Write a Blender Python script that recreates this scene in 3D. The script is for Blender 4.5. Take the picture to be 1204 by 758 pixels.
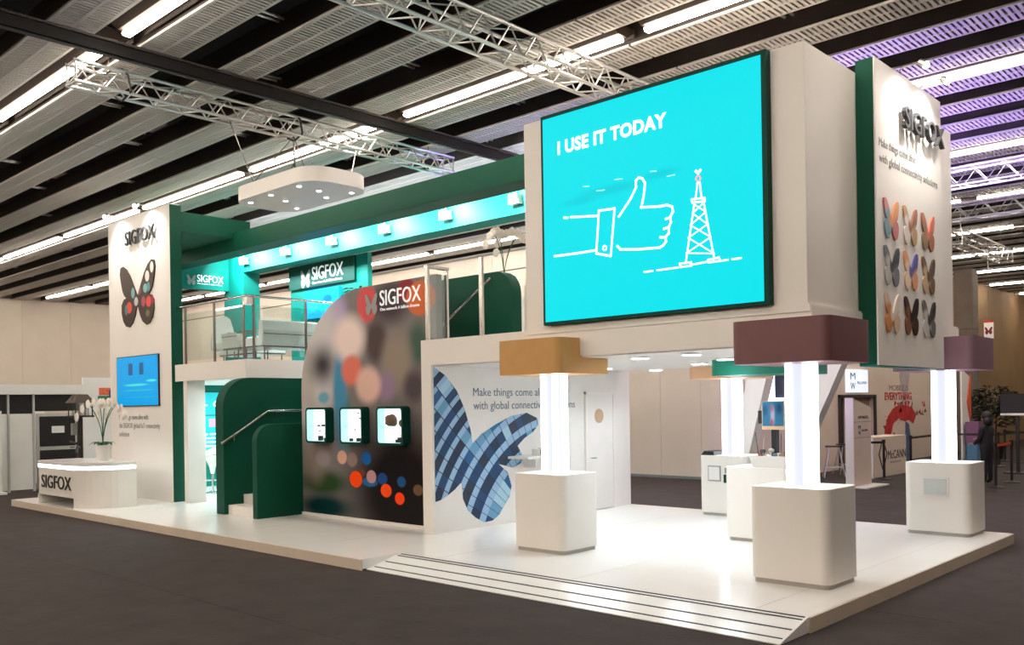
import bpy, bmesh, math, random
from mathutils import Vector, Matrix
random.seed(7)
for o in list(bpy.data.objects): bpy.data.objects.remove(o)
scene = bpy.context.scene
C = scene.collection
# ------------------------------------------------------------------ camera
cam_d = bpy.data.cameras.new('camera'); cam = bpy.data.objects.new('camera', cam_d); C.objects.link(cam)
yaw, rol = math.radians(-43.14), math.radians(-0.89)
fw = Vector((math.sin(yaw), math.cos(yaw), 0)); rt = Vector((math.cos(yaw), -math.sin(yaw), 0)); up = Vector((0, 0, 1))
r3 = rt*math.cos(rol) + up*math.sin(rol); u3 = up*math.cos(rol) - rt*math.sin(rol)
M = Matrix((r3, u3, -fw)).transposed().to_4x4(); M.translation = (0, 0, 2.05)
cam.matrix_world = M
cam_d.sensor_width = 36; cam_d.lens = 1061.5/1204*36; cam_d.shift_y = 97/1204; cam_d.clip_end = 200
scene.camera = cam
# ------------------------------------------------------------------ world, exposure
w = bpy.data.worlds.new('hall_air'); scene.world = w; w.use_nodes = True
w.node_tree.nodes['Background'].inputs[0].default_value = (1, .85, .7, 1)
w.node_tree.nodes['Background'].inputs[1].default_value = 0.02
vs = scene.view_settings
vs.view_transform = 'Standard'; vs.look = 'None'; vs.exposure = 0.42; vs.gamma = 1.0; vs.use_curve_mapping = False
LAMP = 31.0          # hall fluorescent lamps
LAMPCOL = (1.0, .89, .77)
LED = (.78, .91, 1.0)

# ------------------------------------------------------------------ materials
def lin(c):
    return tuple(((v/255)/12.92 if v/255 <= .04045 else ((v/255+.055)/1.055)**2.4) for v in c)
MATS = {}
def mat(name, rgb=(200, 200, 200), rough=.5, metal=0., var=.04, scale=6., bump=0., emit=0., ecol=None, spec=.5, coat=0., trans=0., alpha=1.):
    if name in MATS: return MATS[name]
    m = bpy.data.materials.new(name); m.use_nodes = True; MATS[name] = m
    nt = m.node_tree; N = nt.nodes; L = nt.links; b = N['Principled BSDF']
    col = lin(rgb)
    tc = N.new('ShaderNodeTexCoord'); nz = N.new('ShaderNodeTexNoise'); nz.inputs['Scale'].default_value = scale; nz.inputs['Detail'].default_value = 4
    L.new(tc.outputs['Object'], nz.inputs['Vector'])
    rp = N.new('ShaderNodeValToRGB')
    rp.color_ramp.elements[0].position = .3; rp.color_ramp.elements[1].position = .7
    rp.color_ramp.elements[0].color = tuple(max(0, c*(1-var)) for c in col)+(1,)
    rp.color_ramp.elements[1].color = tuple(min(1, c*(1+var)) for c in col)+(1,)
    L.new(nz.outputs['Fac'], rp.inputs['Fac']); L.new(rp.outputs['Color'], b.inputs['Base Color'])
    b.inputs['Roughness'].default_value = rough; b.inputs['Metallic'].default_value = metal
    b.inputs['Specular IOR Level'].default_value = spec
    b.inputs['Coat Weight'].default_value = coat; b.inputs['Coat Roughness'].default_value = .08
    b.inputs['Transmission Weight'].default_value = trans; b.inputs['Alpha'].default_value = alpha
    if bump:
        bp = N.new('ShaderNodeBump'); bp.inputs['Strength'].default_value = bump; bp.inputs['Distance'].default_value = .01
        n2 = N.new('ShaderNodeTexNoise'); n2.inputs['Scale'].default_value = scale*14; L.new(tc.outputs['Object'], n2.inputs['Vector'])
        L.new(n2.outputs['Fac'], bp.inputs['Height']); L.new(bp.outputs['Normal'], b.inputs['Normal'])
    if emit:
        b.inputs['Emission Color'].default_value = (tuple(ecol) if ecol else col)+(1,)
        b.inputs['Emission Strength'].default_value = emit
    return m

def glass_mat(name, tint=(.9, .96, .95), mixf=.12):
    if name in MATS: return MATS[name]
    m = bpy.data.materials.new(name); m.use_nodes = True; MATS[name] = m
    nt = m.node_tree; N = nt.nodes; L = nt.links
    N.remove(N['Principled BSDF']); out = N['Material Output']
    t = N.new('ShaderNodeBsdfTransparent'); t.inputs[0].default_value = tint+(1,)
    g = N.new('ShaderNodeBsdfGlossy'); g.inputs['Roughness'].default_value = .02
    mx = N.new('ShaderNodeMixShader'); mx.inputs[0].default_value = mixf
    L.new(t.outputs[0], mx.inputs[1]); L.new(g.outputs[0], mx.inputs[2]); L.new(mx.outputs[0], out.inputs[0])
    return m

def blob_mat(name, base, blobs, axes=('X', 'Z'), rough=.35, emit=0., coat=.0):
    """flat print: soft-edged discs of colour, (u, v, ru, rv, colour, softness), in world metres"""
    m = bpy.data.materials.new(name); m.use_nodes = True; MATS[name] = m
    nt = m.node_tree; N = nt.nodes; L = nt.links; b = N['Principled BSDF']
    g = N.new('ShaderNodeNewGeometry'); sp = N.new('ShaderNodeSeparateXYZ'); L.new(g.outputs['Position'], sp.inputs[0])
    cb = N.new('ShaderNodeCombineXYZ'); L.new(sp.outputs[axes[0]], cb.inputs[0]); L.new(sp.outputs[axes[1]], cb.inputs[1])
    prev = None
    for (u, v, ru, rv, c, so) in blobs:
        mp = N.new('ShaderNodeVectorMath'); mp.operation = 'SUBTRACT'; mp.inputs[1].default_value = (u, v, 0); L.new(cb.outputs[0], mp.inputs[0])
        dv = N.new('ShaderNodeVectorMath'); dv.operation = 'DIVIDE'; dv.inputs[1].default_value = (max(ru, .001), max(rv, .001), 1); L.new(mp.outputs[0], dv.inputs[0])
        ln = N.new('ShaderNodeVectorMath'); ln.operation = 'LENGTH'; L.new(dv.outputs[0], ln.inputs[0])
        mr = N.new('ShaderNodeMapRange'); mr.interpolation_type = 'SMOOTHSTEP'
        mr.inputs['From Min'].default_value = 1+so*.6; mr.inputs['From Max'].default_value = 1-so; L.new(ln.outputs['Value'], mr.inputs['Value'])
        mx = N.new('ShaderNodeMix'); mx.data_type = 'RGBA'; L.new(mr.outputs['Result'], mx.inputs['Factor'])
        if prev is None: mx.inputs[6].default_value = lin(base)+(1,)
        else: L.new(prev, mx.inputs[6])
        mx.inputs[7].default_value = lin(c)+(1,); prev = mx.outputs[2]
    L.new(prev, b.inputs['Base Color']); b.inputs['Roughness'].default_value = rough; b.inputs['Specular IOR Level'].default_value = .12; b.inputs['Coat Weight'].default_value = coat
    if emit: L.new(prev, b.inputs['Emission Color']); b.inputs['Emission Strength'].default_value = emit
    return m

def facade_mat(name):
    """print of a curved glass office facade: rows of blue windows between pale bands"""
    m = bpy.data.materials.new(name); m.use_nodes = True; MATS[name] = m
    nt = m.node_tree; N = nt.nodes; L = nt.links; b = N['Principled BSDF']
    g = N.new('ShaderNodeNewGeometry'); sp = N.new('ShaderNodeSeparateXYZ'); L.new(g.outputs['Position'], sp.inputs[0])
    def math_(op, a, bb=None):
        n = N.new('ShaderNodeMath'); n.operation = op
        for i, x in enumerate((a, bb)):
            if x is None: continue
            if isinstance(x, (int, float)): n.inputs[i].default_value = x
            else: L.new(x, n.inputs[i])
        return n.outputs[0]
    dy = math_('SUBTRACT', sp.outputs['Y'], 11.9); dz = math_('SUBTRACT', sp.outputs['Z'], -.6)
    rad = math_('SQRT', math_('ADD', math_('MULTIPLY', dy, dy), math_('MULTIPLY', dz, dz)))
    ang = math_('ARCTAN2', dz, dy)
    row = math_('MULTIPLY', math_('MULTIPLY', rad, rad), .66); colm = math_('MULTIPLY', ang, 15.0)
    rf = math_('FRACT', row); cf = math_('FRACT', colm)
    cid = N.new('ShaderNodeCombineXYZ'); L.new(math_('FLOOR', row), cid.inputs[0]); L.new(math_('FLOOR', colm), cid.inputs[1])
    wn = N.new('ShaderNodeTexWhiteNoise'); L.new(cid.outputs[0], wn.inputs['Vector'])
    rp = N.new('ShaderNodeValToRGB'); rp.color_ramp.interpolation = 'CONSTANT'
    cols = [(0, (16, 44, 74)), (.25, (18, 62, 104)), (.5, (26, 84, 134)), (.66, (34, 48, 70)), (.78, (96, 150, 186)), (.88, (0, 112, 160)), (.95, (160, 196, 216))]
    e = rp.color_ramp.elements
    while len(e) < len(cols): e.new(.5)
    for k, (p, c) in enumerate(cols): e[k].position = p; e[k].color = lin(c)+(1,)
    L.new(wn.outputs['Value'], rp.inputs['Fac'])
    band = math_('GREATER_THAN', rf, .62)
    mull = math_('ADD', math_('LESS_THAN', cf, .035), math_('GREATER_THAN', cf, .97))
    m1 = N.new('ShaderNodeMix'); m1.data_type = 'RGBA'; L.new(band, m1.inputs['Factor']); L.new(rp.outputs[0], m1.inputs[6]); m1.inputs[7].default_value = lin((142, 178, 210))+(1,)
    m2 = N.new('ShaderNodeMix'); m2.data_type = 'RGBA'; L.new(mull, m2.inputs['Factor']); L.new(m1.outputs[2], m2.inputs[6]); m2.inputs[7].default_value = lin((24, 34, 48))+(1,)
    L.new(m2.outputs[2], b.inputs['Base Color']); b.inputs['Roughness'].default_value = .4
    return m

# ------------------------------------------------------------------ mesh builder
BASE = {}
def tag(o, label=None, cat=None, group=None, kind=None):
    if label: o['label'] = label
    if cat: o['category'] = cat
    if group: o['group'] = group
    if kind: o['kind'] = kind
    return o
def empty(name, loc, label=None, cat=None, group=None, kind=None):
    o = bpy.data.objects.new(name, None); C.objects.link(o); o.location = loc; o.empty_display_size = .2
    BASE[o] = Vector(loc); return tag(o, label, cat, group, kind)

def rrect(x0, y0, x1, y1, r, n=6, corners=(1, 1, 1, 1)):
    pts = []
    for k, (cx, cy, a) in enumerate(((x0+r, y0+r, 180), (x1-r, y0+r, 270), (x1-r, y1-r, 0), (x0+r, y1-r, 90))):
        if corners[k]:
            pts += [(cx+r*math.cos(math.radians(a+90*i/n)), cy+r*math.sin(math.radians(a+90*i/n))) for i in range(n+1)]
        else:
            pts.append(((x0, y0), (x1, y0), (x1, y1), (x0, y1))[k])
    return pts

class MB:
    def __init__(s): s.v = []; s.f = []
    def add(s, vs, fs):
        k = len(s.v); s.v += [tuple(p) for p in vs]; s.f += [tuple(i+k for i in f) for f in fs]; return s
    def box(s, x0, y0, z0, x1, y1, z1):
        return s.add([(x0,y0,z0),(x1,y0,z0),(x1,y1,z0),(x0,y1,z0),(x0,y0,z1),(x1,y0,z1),(x1,y1,z1),(x0,y1,z1)],
                     [(0,3,2,1),(4,5,6,7),(0,1,5,4),(1,2,6,5),(2,3,7,6),(3,0,4,7)])
    def prism(s, poly, a, b, axis='z'):
        n = len(poly)
        mk = {'z': lambda u, v, t: (u, v, t), 'y': lambda u, v, t: (u, t, v), 'x': lambda u, v, t: (t, u, v)}[axis]
        vs = [mk(u, v, a) for u, v in poly]+[mk(u, v, b) for u, v in poly]
        fs = [tuple(range(n-1, -1, -1)), tuple(range(n, 2*n))]+[(i, (i+1) % n, n+(i+1) % n, n+i) for i in range(n)]
        return s.add(vs, fs)
    def tube(s, p, q, r, n=8, r2=None):
        p = Vector(p); q = Vector(q); d = (q-p)
        if d.length < 1e-6: return s
        d.normalize(); a = d.orthogonal().normalized(); b = d.cross(a); r2 = r if r2 is None else r2
        vs = []
        for c, rr in ((p, r), (q, r2)):
            for i in range(n):
                t = 2*math.pi*i/n; vs.append(c+a*math.cos(t)*rr+b*math.sin(t)*rr)
        return s.add(vs, [tuple(range(n-1, -1, -1)), tuple(range(n, 2*n))]+[(i, (i+1) % n, n+(i+1) % n, n+i) for i in range(n)])
    def path(s, pts, r, n=8):
        for a, b in zip(pts[:-1], pts[1:]): s.tube(a, b, r, n)
        return s
    def lathe(s, cx, cy, prof, n=20):
        m = len(prof); vs = []
        for r, z in prof:
            for i in range(n):
                t = 2*math.pi*i/n; vs.append((cx+r*math.cos(t), cy+r*math.sin(t), z))
        fs = [tuple(range(n-1, -1, -1)), tuple((m-1)*n+i for i in range(n))]
        for k in range(m-1):
            fs += [(k*n+i, k*n+(i+1) % n, (k+1)*n+(i+1) % n, (k+1)*n+i) for i in range(n)]
        return s.add(vs, fs)
    def ball(s, c, r, sx=1, sy=1, sz=1, nu=10, nv=6):
        prof = [(max(.0005, math.sin(math.pi*k/nv))*r, -math.cos(math.pi*k/nv)*r) for k in range(nv+1)]
        k0 = len(s.v); s.lathe(0, 0, prof, nu)
        for i in range(k0, len(s.v)):
            x, y, z = s.v[i]; s.v[i] = (c[0]+x*sx, c[1]+y*sy, c[2]+z*sz)
        return s
    def quad(s, *p): return s.add(p, [tuple(range(len(p)))])
    def ribbon(s, pts, wd, y, th=.006):
        """flat stroke in an XZ plane at depth y"""
        for (x0, z0), (x1, z1) in zip(pts[:-1], pts[1:]):
            d = Vector((x1-x0, z1-z0)); l = d.length
            if l < 1e-6: continue
            d /= l; nn = Vector((-d.y, d.x))*wd/2; e = d*wd*.35
            a = Vector((x0, z0))-e; b = Vector((x1, z1))+e
            s.prism([tuple(a-nn), tuple(b-nn), tuple(b+nn), tuple(a+nn)], y-th, y, 'y')
        return s
    def build(s, name, m, parent=None, smooth=False, bevel=0., label=None, cat=None, group=None, kind=None, weld=False):
        me = bpy.data.meshes.new(name)
        if parent is not None: b = BASE[parent]
        else:
            xs, ys, zs = zip(*s.v); b = Vector(((min(xs)+max(xs))/2, (min(ys)+max(ys))/2, min(zs)))
        me.from_pydata([(x-b.x, y-b.y, z-b.z) for x, y, z in s.v], [], s.f)
        bm = bmesh.new(); bm.from_mesh(me)
        if weld: bmesh.ops.remove_doubles(bm, verts=bm.verts, dist=1e-4)
        bmesh.ops.recalc_face_normals(bm, faces=bm.faces)
        bm.to_mesh(me); bm.free()
        if smooth: me.polygons.foreach_set('use_smooth', [True]*len(me.polygons))
        o = bpy.data.objects.new(name, me); C.objects.link(o); me.materials.append(m)
        BASE[o] = b
        if parent is not None: o.parent = parent
        else: o.location = b
        if smooth and s.f: 
            md = o.modifiers.new('edges', 'EDGE_SPLIT'); md.split_angle = math.radians(40)
        if bevel:
            md = o.modifiers.new('soft_edge', 'BEVEL'); md.width = bevel; md.segments = 2; md.limit_method = 'ANGLE'; md.angle_limit = math.radians(50)
        return tag(o, label, cat, group, kind)

def kids(o): return [c for c in bpy.data.objects if c.parent == o]
def copy_tree(o, parent=None, loc=None, rz=None, label=None):
    c = o.copy(); C.objects.link(c); BASE[c] = BASE.get(o, Vector())
    if parent is not None: c.parent = parent
    for ch in kids(o): copy_tree(ch, c)
    if loc is not None: c.location = loc; BASE[c] = Vector(loc)
    if rz is not None: c.rotation_euler.z = rz
    if label: c['label'] = label
    return c

def text(name, body, parent, m, o, u, W=None, H=None, ext=.004, bold=0., n=None, label=None, space=1.0):
    """lettering fitted to width W and cap height H, baseline start o, reading along u, standing upright"""
    cu = bpy.data.curves.new('t', 'FONT'); cu.body = body; cu.size = 1; cu.extrude = 0; cu.offset = bold; cu.space_character = space
    cu.resolution_u = 3
    ob = bpy.data.objects.new('t', cu); C.objects.link(ob)
    bpy.context.view_layer.update()
    me = bpy.data.meshes.new_from_object(ob.evaluated_get(bpy.context.evaluated_depsgraph_get()))
    bpy.data.objects.remove(ob)
    xs = [v.co.x for v in me.vertices]; x0, x1 = min(xs), max(xs)
    cap = .73
    sy = H/cap if H else W/(x1-x0); sx = W/(x1-x0) if W else sy
    u = Vector(u).normalized(); nn = Vector(n) if n else u.cross(Vector((0, 0, 1))).normalized()
    b = BASE[parent]; o = Vector(o)
    bm = bmesh.new(); bm.from_mesh(me)
    for v in bm.verts:
        v.co = o+u*((v.co.x-x0)*sx)+Vector((0, 0, v.co.y*sy))-b
    r = bmesh.ops.extrude_face_region(bm, geom=list(bm.faces))
    for g in r['geom']:
        if isinstance(g, bmesh.types.BMVert): g.co += nn*ext
    bmesh.ops.recalc_face_normals(bm, faces=bm.faces)
    bm.to_mesh(me); bm.free(); me.materials.clear(); me.materials.append(m)
    ob = bpy.data.objects.new(name, me); C.objects.link(ob); ob.parent = parent; BASE[ob] = b
    if label: ob['label'] = label
    return ob

def lamp(name, kind, loc, energy, color, parent=None, size=.2, rot_to=None, spot=90, blend=.6, shape=None, size_y=None):
    d = bpy.data.lights.new(name, kind); d.energy = energy; d.color = color
    if kind == 'SPOT': d.spot_size = math.radians(spot); d.spot_blend = blend; d.shadow_soft_size = size
    elif kind == 'AREA':
        d.size = size
        if size_y: d.shape = 'RECTANGLE'; d.size_y = size_y
    else: d.shadow_soft_size = size
    o = bpy.data.objects.new(name, d); C.objects.link(o)
    b = BASE[parent] if parent is not None else Vector()
    if parent is not None: o.parent = parent
    o.location = Vector(loc)-b
    if rot_to is not None:
        o.rotation_euler = (Vector(rot_to)-Vector(loc)).to_track_quat('-Z', 'Y').to_euler()
    return o

# ------------------------------------------------------------------ palette
white = mat('warm_white_laminate', (232, 226, 218), .45, var=.015, scale=2)
white2 = mat('matte_white_paint', (226, 222, 216), .6, var=.02, scale=3)
gloss = mat('white_gloss_floor', (236, 233, 228), .22, var=.02, scale=1.2, spec=.5)
green = mat('dark_green_laminate', (5, 72, 53), .55, var=.04, scale=3, spec=.2)
green2 = mat('deep_green_panel', (4, 62, 50), .55, var=.05, scale=3, spec=.2)
teal = mat('green_panel_lit_tone', (0, 112, 98), .55, var=.03, scale=2, spec=.2)  # lighter copy of the green for LED-lit faces, light put into the colour
alu = mat('brushed_aluminium', (200, 198, 194), .35, metal=.85, var=.04, scale=20)
steel = mat('polished_steel', (190, 186, 180), .22, metal=1., var=.03, scale=20)
chrome = mat('dark_chrome', (120, 112, 104), .3, metal=.9, var=.05, scale=20)
black = mat('black_plastic', (22, 20, 20), .5, var=.1, scale=10)
darkm = mat('dark_brown_steel', (52, 43, 38), .6, var=.12, scale=5)
grey = mat('grey_lettering', (58, 58, 60), .55, var=.05, scale=5)
greyl = mat('light_grey_lettering', (150, 148, 146), .6, var=.05, scale=5)
inkblue = mat('grey_blue_lettering', (95, 115, 130), .6, var=.05, scale=5)
ink = mat('black_ink', (30, 30, 32), .6, var=.05, scale=5)
white_glow = mat('white_led_print', (255, 255, 255), .4, emit=1.0, ecol=(1, 1, 1))
led_on = mat('cool_led_lens', (255, 255, 255), .4, emit=14., ecol=LED)
led_soft = mat('cool_led_strip', (255, 255, 255), .4, emit=4., ecol=LED)
led_col = mat('lit_acrylic_tube', (255, 255, 255), .3, emit=5.5, ecol=(.88, .94, 1.0))
led_core = mat('frosted_acrylic_core', (60, 62, 90), .5, emit=.68, ecol=(.84, .86, 1.0), spec=.1)
glass = glass_mat('clear_glass')

# =================================================================== HALL
carpet = mat('dark_brown_carpet', (66, 58, 55), .9, var=.14, scale=2.2, bump=.5, spec=.2)
floor = empty('floor', (0, 0, -.02), kind='structure')
MB().box(-43, -14, -.06, 20, 51, -.02).build('floor_slab', darkm, floor)
y = 4.77-16
while y < 51:
    MB().box(-43, max(y, -14)+.004, -.02, 20, min(y+4, 51)-.004, 0).build('carpet_strip', carpet, floor); y += 4
# ceiling
perf = mat('perforated_white_sheet', (198, 193, 186), .6, var=.03, scale=2)
ceil = empty('ceiling', (0, 0, 8.0), kind='structure')
blackvoid = mat('black_roof_void', (16, 13, 12), .9, var=.2, scale=1)
MB().box(-43, -14, 8.0, 20, 51, 8.2).build('roof_deck', blackvoid, ceil)
PW, PL, PER = .575, 4.76, 1.165
pm = MB()
for yy in (0, PW/2-.022, PW-.04): pm.box(0, yy, 6.9, PL, yy+(.044 if yy and yy < .5 else .04), 6.93)
nb = int(PL/.075)
for k in range(nb+1):
    x = k*.075
    for yy in (.04, PW/2+.022): pm.box(x, yy, 6.9, min(x+.044, PL), yy+PW/2-.062, 6.915)
proto = None
k = 0
while True:
    y0 = 4.275+PER*(k-2)
    if y0 > 50: break
    xs = range(-9, 2) if y0 < 21 else range(-2, 2)
    for i in xs:
        X = -2.35+4.8*i
        if X+PL > 12 or (y0 < 6 and X < -33) or (y0 > 15 and y0 < 21 and X < -38): continue
        if proto is None:
            proto = pm.build('ceiling_panel', perf, ceil); proto.location = (X, y0, 0)
        else:
            c = proto.copy(); C.objects.link(c); c.location = (X, y0, 0)
    MB().box(-42, y0+.02, 6.94, 12, y0+PW-.02, 7.22).build('panel_carrier', darkm, ceil)
    # cross tubes in the dark gap behind this strip
    for i in ((-9, -7, -6, -5, -4, -3, -2, -1, 0) if y0 < 21 else (-2, -1, 0)):
        X = -2.6+4.8*i+(1.9 if k % 2 else 0)
        t = MB(); t.tube((X, y0+PW-.03, 7.14), (X, y0+PER+.03, 7.14), .022, 6).tube((X+.12, y0+PW-.03, 7.14), (X+.12, y0+PER+.03, 7.14), .022, 6)
        t.build('cross_tube', alu, ceil)
    k += 1
for X, yy in ((-16.07, 7.48), (-20.78, 7.48), (-12.9, 8.64), (-10.78, 8.64), (-6.67, 10.97), (-12.97, 3.99), (-25.5, 8.64), (-4.2, 13.3)):
    p = MB().box(X-.32, yy-.29, 7.24, X+.32, yy+.29, 7.27).build('sprinkler_plate', mat('grey_metal_plate', (150, 146, 142), .6), ceil)
    MB().tube((X, yy, 7.24), (X, yy, 7.12), .012, 6).tube((X, yy, 7.12), (X, yy, 7.08), .03, 8, .015).build('sprinkler', chrome, p)
r = MB().box(-11.98, 1.5, 6.72, -11.82, 20.7, 6.88).build('trim_1', mat('ceiling_track_black', (24, 21, 20), .7, spec=.2), None, kind='structure')
MB().box(-11.93, 1.5, 6.70, -11.87, 20.7, 6.72).build('track_slot', black, r)
MB().box(-11.82, 1.5, 6.86, -11.78, 20.7, 6.89).build('track_flange', darkm, r)
# hall lamps
tube_m = mat('warm_fluorescent_diffuser', (255, 246, 232), .5, emit=LAMP, ecol=LAMPCOL)
refl = mat('lamp_reflector', (52, 41, 34), .7, spec=.2)
rows = ['row behind the camera'] * 3
row_name = {3: 'row over the open carpet', 4: 'row above the screen tower', 5: 'row behind the butterfly panel', 6: 'row seen under the canopy beams',
 7: 'first row over the neighbouring stand', 8: 'second row over the neighbouring stand', 9: 'third row over the neighbouring stand', 10: 'fourth row over the neighbouring stand', 11: 'next to last far row', 12: 'last far row'}
first_i = {3: 0, 4: 1, 5: 1, 6: 1, 7: 1, 8: 0, 9: 0, 10: 0, 11: 0, 12: 0}
ordn = ['first', 'second', 'third', 'fourth', 'fifth', 'sixth', 'seventh', 'eighth', 'ninth', 'tenth', 'eleventh']
lp = None
for j in range(13):
    ly = -8.86+4.66*j
    for i in range(-7, 4):
        X = -11.5+4.8*i
        if j > 6 and X < -13: continue
        if j >= 3 and X < -41.5: continue
        if X < -45 or X > 15: continue
        lab = 'long warm ceiling light hung behind the camera or past the right edge'
        if j >= 3 and i <= first_i[j]: lab = 'long warm ceiling light, %s from right in the %s' % (ordn[first_i[j]-i], row_name[j])
        if j >= 3 and i > first_i[j]+1: continue
        if lp is None:
            e = empty('ceiling_light', (0, 0, 6.9), lab, 'light', 'ceiling lights out of view')
            MB().prism([(-.26, 7.02), (-.10, 6.92), (.10, 6.92), (.26, 7.02), (.26, 7.06), (-.26, 7.06)], 0, 4.45, 'x').build('reflector', refl, e)
            MB().box(0, -.27, 6.96, 4.45, -.25, 7.14).build('side_rail', darkm, e)
            MB().box(0, .25, 6.96, 4.45, .27, 7.14).build('side_rail', darkm, e)
            MB().prism(rrect(-.06, 6.85, .06, 6.91, .025, 3), .03, 4.42, 'x').build('diffuser', tube_m, e)
            e.location = (X, ly, 6.9); lp = e
        else:
            c = copy_tree(lp, loc=(X, ly, 6.9), label=lab); c['group'] = ('ceiling lights row %d' % j) if 'from right' in lab else 'ceiling lights out of view'
# walls
beige = mat('beige_wall_panel', (222, 210, 196), .7, var=.03, scale=1.5)
wl = empty('wall_left', (-42, 10, 0), kind='structure')
MB().box(-42.4, -14, 0, -42.05, 21.2, 7.6).build('wall_core', beige, wl)
for k in range(14):
    MB().box(-42.05, -6+k*2+.004, .0, -42, -6+k*2+1.996, 6.95).build('wall_panel', beige, wl)
wb = empty('wall_back', (-25, 20.8, 0), kind='structure')
MB().box(-42.4, 20.9, 0, -11.3, 21.2, 7.6).build('wall_core', beige, wb)
for k in range(24):
    MB().box(-41.9+k*1.27+.004, 20.85, .0, -41.9+(k+1)*1.27-.004, 20.9, 6.88).build('wall_panel', beige, wb)
MB().box(-41.9, 20.84, 6.3, -11.3, 20.86, 6.34).build('wall_rail', mat('brown_wall_rail', (96, 80, 68), .6), wb)
MB().box(-41.9, 20.82, 0, -11.3, 20.85, .07).build('skirting', mat('grey_blue_skirting', (120, 128, 130), .6), wb)
wood = mat('ochre_concrete_wall', (150, 122, 88), .8, var=.1, scale=.8)
conc = mat('raw_concrete', (112, 100, 90), .85, var=.15, scale=1.2, bump=.4)
wf = empty('wall_far', (0, 50, 0), kind='structure')
MB().box(-30, 50, 0, 20, 50.4, 7.8).build('wall_core', wood, wf)
for k in range(20): MB().box(-28+k*2+.02, 49.95, 0, -28+k*2+1.98, 50, 6.2).build('wall_panel', wood, wf)
MB().box(-30, 49.93, 6.2, 20, 50, 6.9).build('wall_header', darkm, wf)
MB().box(19.6, -14, 0, 20, 51, 7.8).build('wall_right', beige, kind='structure')
MB().box(-43, -14.4, 0, 20, -14, 7.8).build('wall_behind', beige, kind='structure')
MB().box(-12.2, 21.2, 0, -11.8, 51, 7.8).build('wall_side', wood, kind='structure')
for nm, (x0, x1, y0, y1), lab in (('concrete_pillar', (-11.0, -10.35, 36, 36.7), 'bare concrete hall pillar just behind the screen tower'), ('concrete_pillar', (-10.1, -9.2, 42, 42.9), 'bare concrete hall pillar by the queue barriers at the right edge')):
    p = empty(nm, ((x0+x1)/2, y0, 0), lab, 'pillar')
    MB().box(x0, y0, 0, x1, y1, 6.86).build('shaft', conc, p, bevel=.03)
    for z in (2.3, 4.6): MB().box(x0-.004, y0-.004, z, x1+.004, y1+.004, z+.02).build('pour_joint', darkm, p)
    if x1 > -9.5:
        MB().tube((-9.75, 41.93, 0), (-9.75, 41.93, 6.8), .05, 8).build('pipe', alu, p)
        MB().tube((-9.75, 41.93, 4.6), (-9.75, 41.93, 5.1), .055, 8).build('pipe_sleeve', mat('red_paint', (200, 60, 40), .5), p)
        MB().box(-9.9, 41.9, 2.85, -9.6, 41.95, 3.15).build('fire_sign', mat('red_sign', (205, 52, 40), .5), p)

# =================================================================== TRUSSES
def truss(label, ax, a, p0, p1, z0, sz, bay, group=None, cat='truss'):
    """box truss along axis ax ('x' or 'y'); a = near coordinate of the other axis"""
    mk = (lambda t, s_, z: (t, s_, z)) if ax == 'x' else (lambda t, s_, z: (s_, t, z))
    e = empty('lighting_truss', mk((p0+p1)/2, a+sz/2, z0), label, cat, group)
    for s_ in (a, a+sz):
        for z in (z0, z0+sz): MB().tube(mk(p0, s_, z), mk(p1, s_, z), .025, 8).build('chord', alu, e, smooth=True)
    n = max(1, round((p1-p0)/bay)); b = (p1-p0)/n
    for i in range(n):
        t0, t1 = p0+i*b, p0+(i+1)*b; tm = (t0+t1)/2
        for s_ in (a, a+sz):
            MB().tube(mk(t0, s_, z0), mk(tm, s_, z0+sz), .011, 6).build('brace', alu, e)
            MB().tube(mk(tm, s_, z0+sz), mk(t1, s_, z0), .011, 6).build('brace', alu, e)
        MB().tube(mk(t0, a, z0), mk(tm, a+sz, z0), .011, 6).build('brace', alu, e)
        MB().tube(mk(tm, a+sz, z0), mk(t1, a, z0), .011, 6).build('brace', alu, e)
        MB().tube(mk(t0, a, z0+sz), mk(t1, a+sz, z0+sz), .011, 6).build('brace', alu, e)
    for t in (p0+.02, p1-.02):
        f = MB()
        for q, q2 in (((a, z0), (a+sz, z0)), ((a+sz, z0), (a+sz, z0+sz)), ((a+sz, z0+sz), (a, z0+sz)), ((a, z0+sz), (a, z0))):
            f.tube(mk(t, *q), mk(t, *q2), .016, 6)
        f.build('end_frame', alu, e)
        tt_ = t+(.5 if t < (p0+p1)/2 else -.5)
        MB().tube(mk(tt_, a+sz/2, z0+sz), mk(tt_, a+sz/2, 7.1), .008, 5).tube(mk(tt_, a, z0+sz), mk(tt_, a+sz, z0+sz), .014, 5).build('drop_wire', chrome, e)
    return e
T1 = truss('silver box truss the white canopy panel hangs from', 'y', -12.75, 4.85, 11.8, 6.48, .28, .42)
T2 = truss('silver box truss tinted cyan that ends above the big cyan screen', 'y', -7.92, 2.6, 14.2, 6.40, .34, .48)
truss('silver box truss high on the right, nearest to the wing panel', 'x', 18.9, -9.5, 3, 6.22, .34, .55)
truss('silver box truss high on the right, behind the nearer one', 'x', 22.4, -9.5, 3, 6.2, .36, .6)
truss('short silver truss stub ending in mid air at the far right', 'y', -7.6, 24.4, 29.0, 5.95, .36, .6)
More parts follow.
